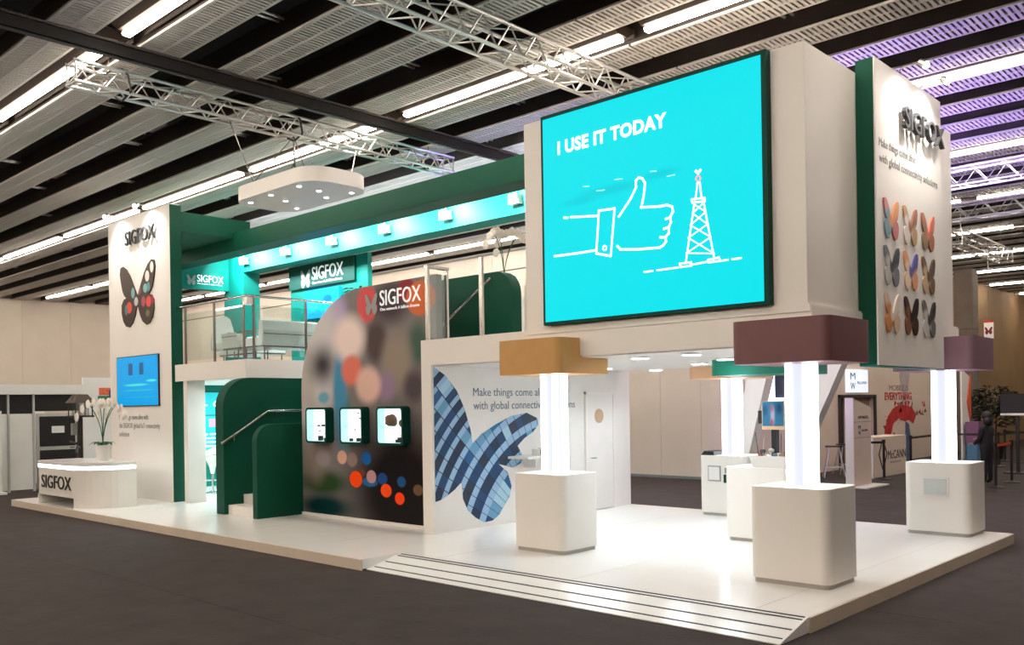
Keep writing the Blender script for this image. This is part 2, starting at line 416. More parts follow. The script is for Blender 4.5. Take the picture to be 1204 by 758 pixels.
# hoist chains and slings on the first truss
for yy in (5.55, 8.35):
    lab = 'hoist hook and sling at the outer end of the truss' if yy < 6 else 'hoist chain and sling holding truss above the white canopy'
    h = empty('hoist_chain', (-12.6, yy, 6.3), lab, 'chain')
    MB().path([(-12.8, yy, 6.9), (-12.6, yy, 6.84), (-12.42, yy, 6.72), (-12.43, yy+.05, 6.5), (-12.6, yy, 6.40), (-12.79, yy-.05, 6.5)], .016, 6).build('sling', black, h)
    ch = MB()
    z = 6.9
    for k in range(6):
        ch.path([(-12.6+(.02 if k % 2 else 0), yy-.02, z), (-12.6, yy+.02, z+.05), (-12.62, yy, z+.10)], .01, 5); z += .09
    ch.build('chain', chrome, h)

# hanging canopy panel
hc = empty('hanging_canopy', (-12.6, 8.45, 5.5), 'white rounded ceiling panel with eight spot lights hung from the truss', 'ceiling panel')
MB().prism(rrect(-13.78, 7.84, -11.42, 9.06, .42, 8), 5.5, 5.73, 'z').build('panel', white, hc, smooth=True)
for (x, yy) in ((-13.45, 8.05), (-12.75, 8.0), (-12.95, 8.4), (-13.3, 8.85), (-11.95, 8.0), (-12.0, 8.4), (-12.3, 8.75), (-11.75, 8.85)):
    d = MB().lathe(x, yy, [(.05, 5.492), (.05, 5.5)], 12).build('spot', white2, hc)
    MB().lathe(x, yy, [(.034, 5.486), (.034, 5.493)], 12).build('lens', led_on, d)
wr = [((-12.6, 8.35), (-13.3, 7.95)), ((-12.6, 8.35), (-12.9, 8.9)), ((-12.6, 8.35), (-12.2, 8.1)), ((-12.6, 9.6), (-11.7, 8.8)), ((-12.6, 7.2), (-13.5, 8.2))]
for (a, b) in wr: MB().tube((a[0], a[1], 6.48), (b[0], b[1], 5.72), .008, 5).build('wire', chrome, hc)
ch = MB(); z = 6.44
for k in range(6):
    ch.tube((-12.6-.012*(k % 2), 8.35, z), (-12.6+.012*(k % 2), 8.35, z-.09), .014, 6); z -= .08
ch.build('chain', chrome, hc)
MB().path([(-12.6, 8.33, 6.02), (-12.7, 8.25, 5.72)], .01, 5).path([(-12.6, 8.35, 6.02), (-12.5, 8.45, 5.72)], .01, 5).build('hook', chrome, hc)

# =================================================================== STAGE PLATFORM
PZ = .14
sp_ = empty('stage_platform', (-12, 7, 0), 'low glossy white exhibition platform with beige edge under the stand', 'platform')
MB().prism([(-21.68, 6.975), (-9.15, 6.975), (-9.15, 7.57), (-3.555, 7.57), (-3.555, 14.02), (-21.68, 14.02)], .02, PZ, 'z').build('deck', gloss, sp_)
edge = mat('beige_edge_board', (214, 198, 178), .5, var=.03, scale=4)
xs = [-21.69, -17.2, -13.2, -9.15]
for a, b in zip(xs[:-1], xs[1:]): MB().box(a+.003, 6.955, 0, b-.003, 6.975, PZ-.004).build('edge_board', edge, sp_)
for a, b in ((7.57, 10.0), (10.0, 12.0), (12.0, 14.03)): MB().box(-3.556, a+.002, 0, -3.54, b-.002, PZ-.004).build('edge_board', edge, sp_)
MB().box(-21.70, 6.97, 0, -21.68, 14.02, PZ-.004).build('edge_board', edge, sp_)
for k in range(1, 9):   # joints between deck boards
    MB().box(-21.68+2.2*k, 7.6, PZ, -21.68+2.2*k+.004, 14.0, PZ+.0006).build('deck_joint', greyl, sp_)
ramp = MB().prism([(7.03, .004), (7.57, .004), (7.57, PZ), (7.03, .012)], -9.148, -3.556, 'x').build('ramp', gloss, sp_)
for f0 in (.0, .10, .48, .81):
    yy = 7.565-.535*f0; zz = PZ-.128*f0
    MB().prism([(yy-.016, zz-.0035), (yy, zz+.0005), (yy, zz+.004), (yy-.016, zz+.0)], -9.1, -3.58, 'x').build('grip_strip', black, ramp)

# =================================================================== LEFT TOWER
lt = empty('advertising_tower', (-19.5, 9.0, PZ), 'tall white panel tower with a dark butterfly and blue screen at the far end', 'tower')
MB().box(-21, 8.87, PZ, -18.0, 9.09, 6.36).build('panel', white, lt, bevel=.004)
MB().box(-18.0, 8.872, PZ, -17.985, 9.12, 6.34).build('side_panel', green, lt)
text('raised_lettering', 'SIGFOX', lt, grey, (-20.0, 8.84, 5.72), (1, 0, 0), 1.42, .32, .04, n=(0, -1, 0), space=1.0)
BFH = [(0.02, .50), (0.06, .58), (0.12, .68), (0.20, .82), (0.30, .94), (0.40, 1.0), (0.47, .98), (0.49, .88), (0.46, .74), (0.42, .60), (0.37, .52), (0.31, .475), (0.39, .455), (0.45, .37), (0.45, .24), (0.41, .11), (0.33, .02), (0.24, 0.0), (0.14, .06), (0.07, .17), (0.025, .30)]
def bfly(cu, cv, wd, ht):
    rgt = [(cu+x*wd, cv+(z-.5)*ht) for x, z in BFH]; lft = [(cu-x*wd, cv+(z-.5)*ht) for x, z in reversed(BFH)]
    return rgt+lft
bb = [(-19.9, 4.34, .14, .13, (215, 70, 50), .1), (-18.95, 4.40, .12, .12, (220, 70, 60), .15), (-19.2, 4.42, .1, .12, (170, 70, 90), .3), (-18.75, 4.45, .1, .12, (140, 40, 70), .4), (-19.1, 4.7, .1, .1, (120, 170, 165), .15), (-18.95, 4.72, .08, .1, (80, 140, 140), .2), (-19.7, 4.65, .09, .12, (120, 165, 165), .2), (-19.55, 4.45, .1, .1, (190, 185, 180), .15), (-19.4, 4.68, .09, .1, (130, 90, 70), .3), (-19.0, 4.95, .1, .12, (225, 215, 205), .1), (-18.78, 5.12, .08, .12, (230, 220, 210), .1), (-20.05, 4.3, .08, .12, (90, 120, 130), .3), (-19.0, 4.15, .1, .08, (110, 110, 70), .4)]
MB().prism(bfly(-19.5, 4.6, 1.75, 1.38), 8.845, 8.87, 'y').build('butterfly', blob_mat('dark_butterfly_print', (62, 46, 38), bb), lt)
sc_blobs = [(-19.6, 2.62, .6, .03, (60, 190, 200), .4), (-18.85, 2.7, .25, .03, (60, 200, 205), .4), (-19.5, 2.5, .8, .02, (30, 160, 200), .4), (-19.4, 2.35, .9, .02, (20, 150, 200), .5)]
tv = MB().box(-20.57, 8.835, 2.15, -18.53, 8.87, 3.26).build('screen_frame', black, lt)
MB().box(-20.55, 8.832, 2.17, -18.55, 8.836, 3.24).build('display', blob_mat('blue_display', (8, 140, 205), sc_blobs, rough=.2, emit=.55), tv)
for x in (-19.95, -19.42): MB().box(x, 8.828, 2.84, x+.2, 8.833, 3.1).build('display_icon', mat('deep_blue_icon', (0, 84, 150), .4, emit=.2), tv)
for k, (t, W_) in enumerate((('Make things come alive with', 1.45), ('the SIGFOX global IoT connectivity', 2.0), ('solution', .5))):
    text('tagline', t, lt, greyl, (-20.55, 8.868, 1.86-.19*k), (1, 0, 0), W_, .12, .004, n=(0, -1, 0))
for x in (-20.4, -18.9):
    s_ = empty('arm_spotlight', (x, 8.87, 6.36), 'small arm spot light at the outer top corner of the far tower' if x < -20 else 'small arm spot light at the inner top corner of the far tower', 'spotlight')
    MB().path([(x, 8.95, 6.36), (x, 8.85, 6.45), (x, 8.62, 6.44)], .010, 6).build('arm', alu, s_)
    MB().tube((x, 8.63, 6.45), (x, 8.56, 6.40), .045, 10, .055).build('head', alu, s_)
    MB().ball((x, 8.555, 6.395), .048, 1, 1, 1, 10, 6).build('lens', mat('bright_spot_lens', (255, 255, 255), .4, emit=40., ecol=(1, .97, .93)), s_)
    lamp('tower_spot', 'SPOT', (x, 8.53, 6.34), 110, (1, .97, .92), s_, .04, (x+.1, 8.87, 5.8), 115, .9)

# =================================================================== GREEN CANOPY FRAME
cf = empty('canopy_frame', (-14, 11, 5.5), 'green overhead canopy of long beams joining the far tower to the screen tower', 'canopy')
MB().box(-21.0, 8.9, 5.805, -18.0, 10.32, 6.22).build('roof_slab', green, cf)
MB().box(-21.0, 10.32, 5.93, -18.0, 10.75, 6.22).build('roof_slab', green, cf)
MB().box(-21.3, 10.32, 5.52, -8.14, 10.79, 5.92).build('front_beam', green, cf)
MB().box(-21.3, 12.0, 5.5, -8.14, 12.46, 5.93).build('rear_beam', teal, cf)
MB().box(-21.4, 10.79, 5.08, -21.15, 12.0, 5.93).build('header', teal, cf)
MB().box(-21.4, 12.0, 2.98, -20.45, 12.46, 5.5).build('post', teal, cf)
MB().box(-21.4, 10.32, 5.08, -21.15, 10.79, 5.52).build('header', teal, cf)
def logo(parent, m, o, u, W, n, wing=True, label=None):
    """small butterfly mark, SIGFOX lettering and its tagline; u is +x or +y"""
    o = Vector(o); u = Vector(u); h = W*.19
    c = o+u*(W*.11)+Vector((0, 0, h*.55))
    if wing:
        if abs(u.x) > .5: MB().prism(bfly(c.x, c.z, W*.24, h*1.35), o.y-.012, o.y-.002, 'y').build('logo_mark', greyl if m is not white_glow else m, parent)
        else: MB().prism(bfly(c.y, c.z, W*.24, h*1.35), o.x+.002, o.x+.012, 'x').build('logo_mark', greyl if m is not white_glow else m, parent)
    text('lettering', 'SIGFOX', parent, m, o+u*(W*.27)+Vector((0, 0, h*.38)), u, W*.73, h, .012, n=n)
    text('tagline', 'One network A billion dreams', parent, m, o+u*(W*.27)+Vector((0, 0, h*.06)), u, W*.70, h*.2, .006, n=n)
logo_w = mat('glowing_logo_print', (240, 246, 244), .5, emit=.25, ecol=(1, 1, 1))  # slight glow put into the logo print
logo(cf, logo_w, (-21.15, 10.86, 5.19), (0, 1, 0), .98, (1, 0, 0))
FX = (-20.27, -18.41, -16.58, -14.73, -12.86, -11.01)
for k, x in enumerate(FX):
    lab = ('square white flood light on the lit green beam, farthest from the screen tower', 'square white flood light on the lit green beam, second from the far tower', 'square white flood light on the lit green beam, third from the far tower',
           'square white flood light on the lit green beam, fourth from the far tower', 'square white flood light on the lit green beam, second from the screen tower', 'square white flood light on the lit green beam, next to the screen tower')[k]
    f_ = empty('flood_light', (x, 11.95, 5.7), lab, 'flood light', 'flood lights on the canopy beam')
    MB().box(x-.12, 11.86, 5.66, x+.12, 11.99, 5.72).build('housing', white2, f_)
    MB().box(x-.10, 11.84, 5.72, x+.10, 11.99, 5.83).build('lamp_head', white2, f_)
    MB().box(x-.08, 11.83, 5.735, x+.08, 11.842, 5.82).build('lens', led_on, f_)
    MB().tube((x, 11.93, 5.84), (x, 11.93, 5.95), .015, 6).build('bracket', alu, f_)
    lamp('flood', 'AREA', (x, 11.45, 5.9), 95, LED, f_, .22, (x, 12.0, 5.55))
    lamp('flood_down', 'SPOT', (x, 11.78, 5.64), 45, LED, f_, .08, (x, 11.5, 3.0), 130, .8)

# =================================================================== UPPER LOUNGE DECK
ud = empty('lounge_deck', (-16.5, 9, 2.65), 'white upper lounge floor with beige fascia beside the far tower', 'deck')
MB().box(-17.93, 8.93, 2.66, -15.15, 12.6, 2.98).build('floor_slab', white2, ud)
MB().box(-17.94, 8.915, 2.645, -15.14, 8.93, 2.99).build('fascia', white, ud)
MB().box(-15.15, 8.915, 2.645, -15.135, 12.6, 2.99).build('side_fascia', white, ud)
MB().box(-21.3, 9.12, 2.66, -17.93, 12.6, 2.98).build('floor_slab', white2, ud)
MB().box(-15.13, 10.75, 2.66, -10.3, 12.6, 2.98).build('floor_slab', white2, ud)
pl = MB().box(-17.66, 8.95, PZ, -17.5, 9.34, 2.66).build('pillar', white, ud)
for x, yy in ((-19.6, 10.2), (-18.2, 10.6), (-18.9, 11.6), (-16.6, 10.2)):
    d = MB().lathe(x, yy, [(.1, 2.63), (.1, 2.66)], 14).build('downlight', white2, ud)
    MB().lathe(x, yy, [(.08, 2.624), (.08, 2.632)], 14).build('lens', led_on, d)
    lamp('room_light', 'AREA', (x, yy, 2.6), 38, (.75, .95, 1), ud, .3)
# room below: teal wall with info screen
rw = empty('room_wall', (-21, 11, PZ), 'teal inner wall of the room under the lounge deck', 'partition')
MB().box(-21.2, 9.12, PZ, -20.95, 12.6, 2.66).build('panel', teal, rw)
MB().box(-20.95, 12.45, PZ, -15.33, 12.6, 2.66).build('panel', white2, rw)
isc = empty('info_screen', (-20.9, 11, .9), 'turquoise information screen inside the room under the deck', 'screen')
MB().box(-20.95, 10.55, .98, -20.9, 12.2, 2.5).build('housing', black, isc)
disp = mat('turquoise_display', (0, 150, 160), .3, emit=.55, ecol=(0.0, .42, .47), var=.02)
MB().box(-20.9, 10.57, 1.92, -20.895, 12.18, 2.48).build('display', disp, isc)
MB().box(-20.9, 10.57, 1.0, -20.895, 12.18, 1.90).build('display', disp, isc)
text('display_text', 'A - C', isc, white_glow, (-20.894, 10.72, 2.1), (0, 1, 0), .9, .2, .002, n=(1, 0, 0))
for k, (t, W_) in enumerate((('Make things come alive', 1.1), ('one network', .9), ('global connectivity', 1.1), ('for the internet', 1.0))):
    text('display_text', t, isc, white_glow, (-20.894, 10.66, 1.42-.1*k), (0, 1, 0), W_, .07, .002, n=(1, 0, 0))
MB().prism(bfly(10.86, 1.72, .2, .18), -20.894, -20.89, 'x').build('display_mark', mat('dark_teal_print', (0, 70, 90), .5), isc)
MB().box(-20.894, 11.25, 1.62, -20.89, 11.55, 1.82).build('display_mark', mat('pink_print', (200, 140, 190), .5, emit=.3), isc)
st = empty('bar_stool', (-19.1, 10.35, PZ), 'white moulded bar stool in the doorway of the room under the deck', 'stool')
sx, sy = -19.1, 10.35
MB().lathe(sx, sy, [(.2, PZ), (.2, PZ+.02), (.05, PZ+.05), (.03, PZ+.1)], 16).build('base', steel, st, smooth=True)
MB().tube((sx, sy, PZ+.1), (sx, sy, PZ+.7), .025, 10).build('column', steel, st, smooth=True)
MB().tube((sx-.16, sy-.12, PZ+.3), (sx+.14, sy+.14, PZ+.3), .018, 8).build('footrest', steel, st)
MB().lathe(sx, sy, [(.04, PZ+.45), (.07, PZ+.6), (.13, PZ+.74), (.2, PZ+.82), (.21, PZ+.86), (.17, PZ+.84)], 18).build('seat', white2, st, smooth=True)
MB().prism([(sy-.2, PZ+.85), (sy+.2, PZ+.88), (sy+.24, PZ+1.0), (sy+.16, PZ+1.04), (sy-.12, PZ+.95)], sx-.19, sx-.15, 'x').build('backrest', white2, st, bevel=.01)
# railing
rl = empty('glass_railing', (-16, 9, 2.98), 'glass balustrade with dark steel posts around the lounge deck corner', 'railing')
HR = 4.18
MB().tube((-17.95, 8.985, HR), (-15.2, 8.985, HR), .025, 10).build('handrail', steel, rl, smooth=True)
MB().tube((-15.2, 8.985, HR), (-15.2, 11.0, HR), .025, 10).build('handrail', steel, rl, smooth=True)
for (x, yy) in ((-17.6, 8.985), (-16.42, 8.985), (-15.32, 8.985), (-15.2, 9.12), (-15.2, 10.28)):
    MB().box(x-.03, yy-.012, 2.98, x+.03, yy+.012, HR-.03).build('post', chrome, rl)
MB().box(-15.33, 8.97, HR-.16, -15.18, 9.13, HR-.02).build('corner_cap', steel, rl)
for (x0, y0, x1, y1) in ((-17.56, 8.98, -16.48, 8.99), (-16.36, 8.98, -15.38, 8.99), (-15.205, 9.18, -15.195, 10.24), (-15.205, 10.32, -15.195, 10.95)):
    MB().box(x0, y0, 3.06, x1, y1, 4.02).build('pane', glass, rl)
# seating
leather = mat('white_leather', (232, 230, 226), .45, var=.03, scale=6, bump=.1)
leather2 = mat('grey_leather', (176, 166, 158), .5, var=.04, scale=6)
def sofa(name, label, x, y, L_, rz, back=.78, cat='sofa'):
    e = empty(name, (0, 0, 0), label, cat)
    MB().prism(rrect(-.02, .30, .66, .46, .05, 3), 0, L_, 'y').build('seat', leather, e, bevel=.01)
    MB().prism([(-.12, .30), (.02, .30), (-.02, back), (-.06, back+.03), (-.14, back), (-.17, .6)], 0, L_, 'y').build('backrest', leather, e, bevel=.01)
    MB().box(-.16, .02, .52, -.145, L_-.02, .535).build('back_seam', chrome, e)
    MB().box(-.12, 0, .27, .64, L_, .30).build('base_frame', chrome, e)
    for yy in (.08, L_-.08):
        for x_ in (-.08, .58): MB().tube((x_, yy, 0), (x_, yy, .28), .014, 6).build('leg', chrome, e)
        MB().path([(.58, yy, .28), (.58, yy, .62), (-.06, yy, .62)], .012, 6).build('arm_frame', chrome, e)
    e.location = (x, y, 2.98); e.rotation_euler.z = rz; return e
sofa('lounge_sofa', 'white leather sofa with its back to the glass railing on the deck', -15.5, 11.15, 1.75, math.pi)
sofa('lounge_sofa', 'white leather sofa in the middle of the lounge deck by the green post', -18.9, 11.1, 1.5, -math.pi/2, .72)
sofa('lounge_armchair', 'white and grey armchair with steel arm frame behind the corner post', -16.2, 9.5, .6, math.pi*.5, .55, 'armchair')
a = empty('high_back_chair', (-17.5, 9.75, 2.98), 'white high-backed lounge chair behind the glass near the far tower', 'chair')
MB().prism([(-.28, .3), (.28, .3), (.30, .42), (.22, .8), (.16, .98), (.08, 1.03), (-.08, 1.03), (-.16, .98), (-.22, .8), (-.30, .42)], 0, .08, 'x').build('backrest', leather, a, bevel=.02)
for o in kids(a): o.data.transform(Matrix.Translation((-17.5, 9.75, 2.98)))
bx = MB().prism(rrect(-17.42, 9.47, -16.85, 10.03, .08, 4), 3.28, 3.42, 'z').build('seat', leather, a, bevel=.02)
for dx, dy in ((.1, -.22), (.1, .22), (.58, -.22), (.58, .22)): MB().tube((-17.5+dx, 9.75+dy, 2.98), (-17.5+dx, 9.75+dy, 3.29), .014, 6).build('leg', chrome, a)
# dark green logo wall behind lounge
gw = empty('logo_wall', (-17.6, 12.6, 2.98), 'dark green wall with pale logo and blue screen behind the lounge', 'partition')
MB().box(-19.1, 12.5, 2.98, -16.05, 12.62, 5.5).build('panel', teal, gw)
MB().box(-19.08, 12.44, 4.93, -16.46, 12.5, 5.49).build('dark_logo_area', green2, gw)  # slab in a darker green than the wall around it
logo(gw, logo_w, (-18.55, 12.44, 4.97), (1, 0, 0), 1.68, (0, -1, 0))
MB().box(-18.45, 12.44, 4.18, -17.05, 12.5, 4.85).build('screen', blob_mat('blue_wall_display', (10, 130, 215), [(-18.1, 4.5, .2, .15, (30, 170, 225), .3), (-17.5, 4.6, .2, .1, (0, 90, 180), .4)], emit=.5), gw)
# small hedge plant behind the curved panel
leafm = mat('dark_leaf_green', (28, 84, 40), .6, var=.25, scale=12)
def leaf(mb, p, d, l, wd, droop=.3):
    p = Vector(p); d = Vector(d).normalized(); s_ = d.cross(Vector((0, 0, 1)))
    if s_.length < .1: s_ = Vector((1, 0, 0))
    s_.normalize(); m_ = p+d*l*.5; t = p+d*l-Vector((0, 0, droop*l))
    mb.add([p, m_+s_*wd/2, t, m_-s_*wd/2], [(0, 1, 2, 3)])
pt = empty('potted_plant', (-14.6, 11.2, 2.98), 'dark leafy plant standing beside the curved picture wall on the deck', 'plant')
MB().lathe(-14.6, 11.2, [(.14, 2.98), (.19, 3.35), (.17, 3.35), (.16, 3.3)], 14).build('pot', white2, pt)
fl = MB()
for k in range(160):
    a_ = random.uniform(0, 6.283); z = random.uniform(3.35, 4.45); rr = .24*math.sqrt(random.random())
    leaf(fl, (-14.6+rr*math.cos(a_), 11.2+rr*math.sin(a_), z), (math.cos(a_), math.sin(a_), random.uniform(-.2, .8)), .16, .07)
fl.build('foliage', leafm, pt, kind='stuff')
MB().tube((-14.6, 11.2, 3.3), (-14.6, 11.2, 4.3), .015, 6).build('stem', darkm, pt)

# =================================================================== STAIRS
sr = empty('entrance_stair', (-14.6, 9, PZ), 'dark green walled stair with white steps up to the lounge', 'stair')
def rtop(y0, y1, z0, z1, r, n=8):
    return [(y0, z0), (y1, z0), (y1, z1)]+[(y0+r-r*math.sin(math.pi/2*i/n), z1-r+r*math.cos(math.pi/2*i/n)) for i in range(n+1)]
MB().prism(rtop(8.38, 10.6, PZ, 2.635, .55, 10), -15.33, -15.05, 'x').build('tall_side_wall', green, sr, smooth=True)
MB().prism(rtop(8.38, 9.38, PZ, 1.78, .3), -14.08, -13.93, 'x').build('low_side_wall', green, sr, smooth=True)
for k in range(6): MB().box(-15.05, 8.46+.31*k, PZ, -14.08, 8.46+.31*(k+1)+(.02 if k < 5 else .5), PZ+.17*(k+1)).build('step', white, sr)
MB().path([(-14.97, 8.3, 1.44), (-14.97, 9.26, 2.01), (-14.97, 10.3, 2.01)], .024, 10).build('handrail', steel, sr, smooth=True)
for yy, z in ((8.55, 1.56), (9.45, 1.98)):
    MB().path([(-15.05, yy, z-.08), (-14.99, yy, z-.08), (-14.97, yy, z)], .01, 6).lathe(-15.045, yy, [(.001, z-.08), (.001, z-.08)], 4).build('rail_bracket', steel, sr)
MB().box(-15.05, 10.6, PZ, -10.3, 10.75, 2.98).build('rear_wall', green2, sr)
# flight behind the picture wall up to the roof terrace
for k in range(8): MB().box(-14.0+.42*k, 9.45, 1.0+.2*k, -14.0+.42*(k+1)+.02, 10.3, 1.2+.2*k).build('step', white, sr)
us = empty('upper_stair_wall', (-10.3, 10.3, 2.7), 'green stair wall with rounded top corner and diagonal rail above the fascia', 'stair wall')
pw = [(-11.35, 2.7), (-9.62, 2.7)]+[(-9.62-.35+.35*math.cos(math.pi/2*i/8), 4.17-.35+.35*math.sin(math.pi/2*i/8)) for i in range(9)]+[(-11.35, 4.17)]
MB().prism(pw, 10.3, 10.52, 'y').build('panel', green, us, smooth=True)
MB().tube((-11.3, 10.23, 3.3), (-10.0, 10.23, 4.07), .022, 10).build('handrail', steel, us, smooth=True)
MB().path([(-10.22, 10.3, 3.87), (-10.22, 10.23, 3.85), (-10.2, 10.23, 3.94)], .01, 6).build('rail_bracket', steel, us)
MB().box(-9.58, 10.55, 3.04, -9.2, 10.9, 3.95).build('white_box', white2, us, label='white box end beside the green wall')
tr = empty('terrace_railing', (-10, 9.2, 3.04), 'clear acrylic balustrade with steel posts above the pavilion fascia', 'railing')
for x, yy in ((-10.2, 9.06), (-10.2, 9.45), (-9.05, 9.06)):
    MB().box(x-.03, yy-.02, 3.04, x+.03, yy+.02, 4.15).build('post', steel, tr)
MB().box(-10.24, 9.03, 4.13, -10.16, 9.48, 4.17).build('cap_rail', steel, tr)
MB().box(-10.206, 9.1, 3.08, -10.194, 9.42, 4.05).build('pane', glass, tr)
# orchids on the terrace
def orchid(name, label, x, y, z, s_, n_st, potm, cat='plant', pot=True):
    e = empty(name, (x, y, z), label, cat)
    if pot:
        MB().lathe(x, y, [(.085*s_, z), (.12*s_, z+.22*s_), (.128*s_, z+.22*s_), (.128*s_, z+.25*s_), (.11*s_, z+.25*s_), (.10*s_, z+.2*s_)], 18).build('pot', potm, e, smooth=True)
    z0 = z+(.22*s_ if pot else 0)
    for k in range(6):
        a_ = k*1.05+.3; lf = MB()
        p0 = Vector((x, y, z0)); d = Vector((math.cos(a_), math.sin(a_), .55)); s2 = Vector((-math.sin(a_), math.cos(a_), 0))
        q1 = p0+d*.14*s_; q2 = p0+Vector((d.x, d.y, .12))*.21*s_
        lf.add([p0, q1+s2*.05*s_, q2, q1-s2*.05*s_], [(0, 1, 2, 3)]); lf.build('leaf', leafm, e)
    pet = mat('white_petal', (240, 232, 222), .6, var=.05, scale=20)
    for k in range(n_st):
        a_ = 2.2*k+.4
        pts = [Vector((x, y, z0))+Vector((math.cos(a_)*.22*t*t, math.sin(a_)*.22*t*t, .8*t-.12*t*t))*s_ for t in [i/5 for i in range(6)]]
        sb = MB().path(pts, .006*s_, 5).build('stem', leafm, e)
        for j in range(5):
            c = pts[-1]+Vector((math.cos(a_)*.09*(j-2), math.sin(a_)*.09*(j-2), -.025*(j-1)**2+.02))*s_
            fb = MB()
            for i in range(5):
                t = i*1.2566; ctr = c+Vector((.03*math.cos(t), -.01, .03*math.sin(t)))*s_
                fb.ball(ctr, .042*s_, 1, .45, 1, 6, 4)
            fb.build('flower', pet, sb)
    return e
orchid('orchid_plant', 'white orchid rising behind the green upper stair wall', -10.3, 10.85, 3.85, 1.15, 4, white2, pot=True)
MB().box(-10.6, 10.7, 2.98, -10.0, 11.0, 3.85).build('plant_stand', white2, None, label='white stand under the orchid behind the green stair wall', cat='stand')

# =================================================================== PICTURE WALL
BOKEH = [(-11.2, 0.7, 1.5, 1.3, (18, 12, 14), 0.6), (-13.3, 0.74, 0.78, 0.24, (45, 70, 40), 0.6), (-13.25, 0.32, 0.84, 0.24, (0, 45, 45), 0.6), (-12.69, 1.85, 0.25, 0.58, (60, 120, 140), 0.6), (-13.56, 1.21, 0.41, 0.48, (140, 125, 115), 0.7), (-11.37, 3.75, 0.55, 0.39, (70, 55, 60), 0.6), (-12.85, 3.7, 0.34, 0.35, (170, 150, 190), 0.6), (-13.4, 3.0, 0.8, 1.3, (206, 201, 200), 0.55), (-13.78, 2.3, 0.3, 1.0, (185, 178, 172), 0.7), (-13.26, 2.8, 0.42, 0.36, (62, 57, 62), 0.95), (-10.7, 3.02, 0.28, 0.38, (70, 95, 80), 0.6), (-11.75, 3.12, 0.31, 0.4, (80, 65, 65), 0.5), (-11.24, 2.79, 0.4, 0.48, (150, 135, 120), 0.6), (-10.81, 2.36, 0.29, 0.29, (80, 70, 75), 0.6), (-12.77, 2.35, 0.2, 0.75, (70, 140, 175), 0.5), (-10.97, 3.9, 0.22, 0.19, (150, 40, 50), 0.3), (-11.98, 3.77, 0.27, 0.33, (215, 85, 85), 0.22), (-10.63, 3.74, 0.35, 0.28, (215, 110, 60), 0.12), (-12.49, 3.22, 0.46, 0.42, (238, 216, 208), 0.5), (-12.42, 2.68, 0.3, 0.27, (225, 120, 100), 0.35), (-11.51, 2.38, 0.25, 0.26, (150, 125, 150), 0.5), (-11.98, 2.42, 0.35, 0.32, (225, 185, 170), 0.4), (-13.24, 2.23, 0.18, 0.11, (110, 170, 190), 0.5), (-13.29, 1.16, 0.23, 0.14, (150, 140, 140), 0.4), (-12.06, 1.2, 0.13, 0.11, (20, 90, 160), 0.1), (-12.73, 1.2, 0.14, 0.12, (215, 165, 145), 0.15), (-12.45, 1.17, 0.15, 0.13, (140, 120, 115), 0.25), (-12.21, 0.95, 0.12, 0.07, (110, 60, 40), 0.3), (-11.97, 0.81, 0.21, 0.08, (40, 100, 150), 0.3), (-12.35, 0.84, 0.17, 0.14, (255, 75, 10), 0.06), (-11.64, 0.88, 0.13, 0.1, (30, 70, 130), 0.15), (-11.93, 0.9, 0.13, 0.11, (185, 140, 145), 0.1), (-11.55, 0.69, 0.14, 0.11, (255, 80, 15), 0.06), (-11.21, 0.58, 0.12, 0.1, (255, 70, 20), 0.06), (-11.16, 0.85, 0.11, 0.09, (30, 80, 130), 0.2), (-10.76, 0.74, 0.12, 0.09, (110, 80, 60), 0.2)]
pwl = empty('picture_wall', (-12.1, 9.35, PZ), 'curved-corner wall printed with blurred city lights and a white logo', 'partition')
out = [(-13.92, .19), (-10.27, .19), (-10.27, 4.07), (-12.1, 4.05)]
out += [(-12.1-1.82*math.sin(math.pi/2*i/14), 2.35+1.70*math.cos(math.pi/2*i/14)) for i in range(1, 15)]
MB().prism(out, 9.3, 9.42, 'y').build('printed_panel', blob_mat('city_lights_print', (128, 121, 119), BOKEH, rough=.4), pwl)
MB().box(-13.92, 9.27, PZ, -10.27, 9.42, .19).build('plinth', white, pwl)
logo(pwl, logo_w, (-12.0, 9.3, 3.60), (1, 0, 0), 1.38, (0, -1, 0))
# showcases
def showcase(label, x0, x1):
    z0, z1, y0, y1 = 1.44, 2.06, 9.14, 9.3
    e = empty('display_case', ((x0+x1)/2, 9.3, z0), label, 'display case', 'lit display cases on the picture wall')
    o_ = rrect(x0, z0, x1, z1, .07, 5); i_ = rrect(x0+.035, z0+.035, x1-.035, z1-.035, .045, 5); n = len(o_)
    fr = MB(); vs_ = []
    for yy in (y0, y1):
        vs_ += [(a_, yy, b_) for a_, b_ in o_]+[(a_, yy, b_) for a_, b_ in i_]
    fs = []
    for i in range(n):
        j = (i+1) % n
        fs += [(i, j, n+j, n+i), (2*n+i, 2*n+j, j, i)]
    fr.add(vs_, fs).build('frame', green2, e)
    ln_ = MB(); ln_.add([(a_, y0+.002, b_) for a_, b_ in i_]+[(a_, y1, b_) for a_, b_ in i_], [(i, (i+1) % n, n+(i+1) % n, n+i) for i in range(n)])
    ln_.build('lining', mat('self_lit_case_lining', (190, 235, 235), .5, emit=.25, ecol=(.55, .9, .95)), e)  # lining glows faintly in place of a lamp inside the case
    MB().prism(rrect(x0+.04, z0+.04, x1-.04, z1-.04, .045, 5), y1-.012, y1-.002, 'y').build('lit_back', mat('lit_white_back', (250, 252, 255), .5, emit=.75, ecol=(.9, .96, 1)), e)
    MB().box(x0+.045, y0+.03, (z0+z1)/2-.02, x1-.045, y1-.01, (z0+z1)/2-.01).build('shelf', glass_mat('shelf_glass', (.75, .95, .92), .2), e)
    return e
cases = [('lit display case with two small dark gadgets, nearest the stair wall', -13.57, -12.95), ('lit display case with scattered small sensors, middle of three', -12.57, -11.95), ('lit display case with a brown rock-like model, nearest the pavilion', -11.58, -10.92)]
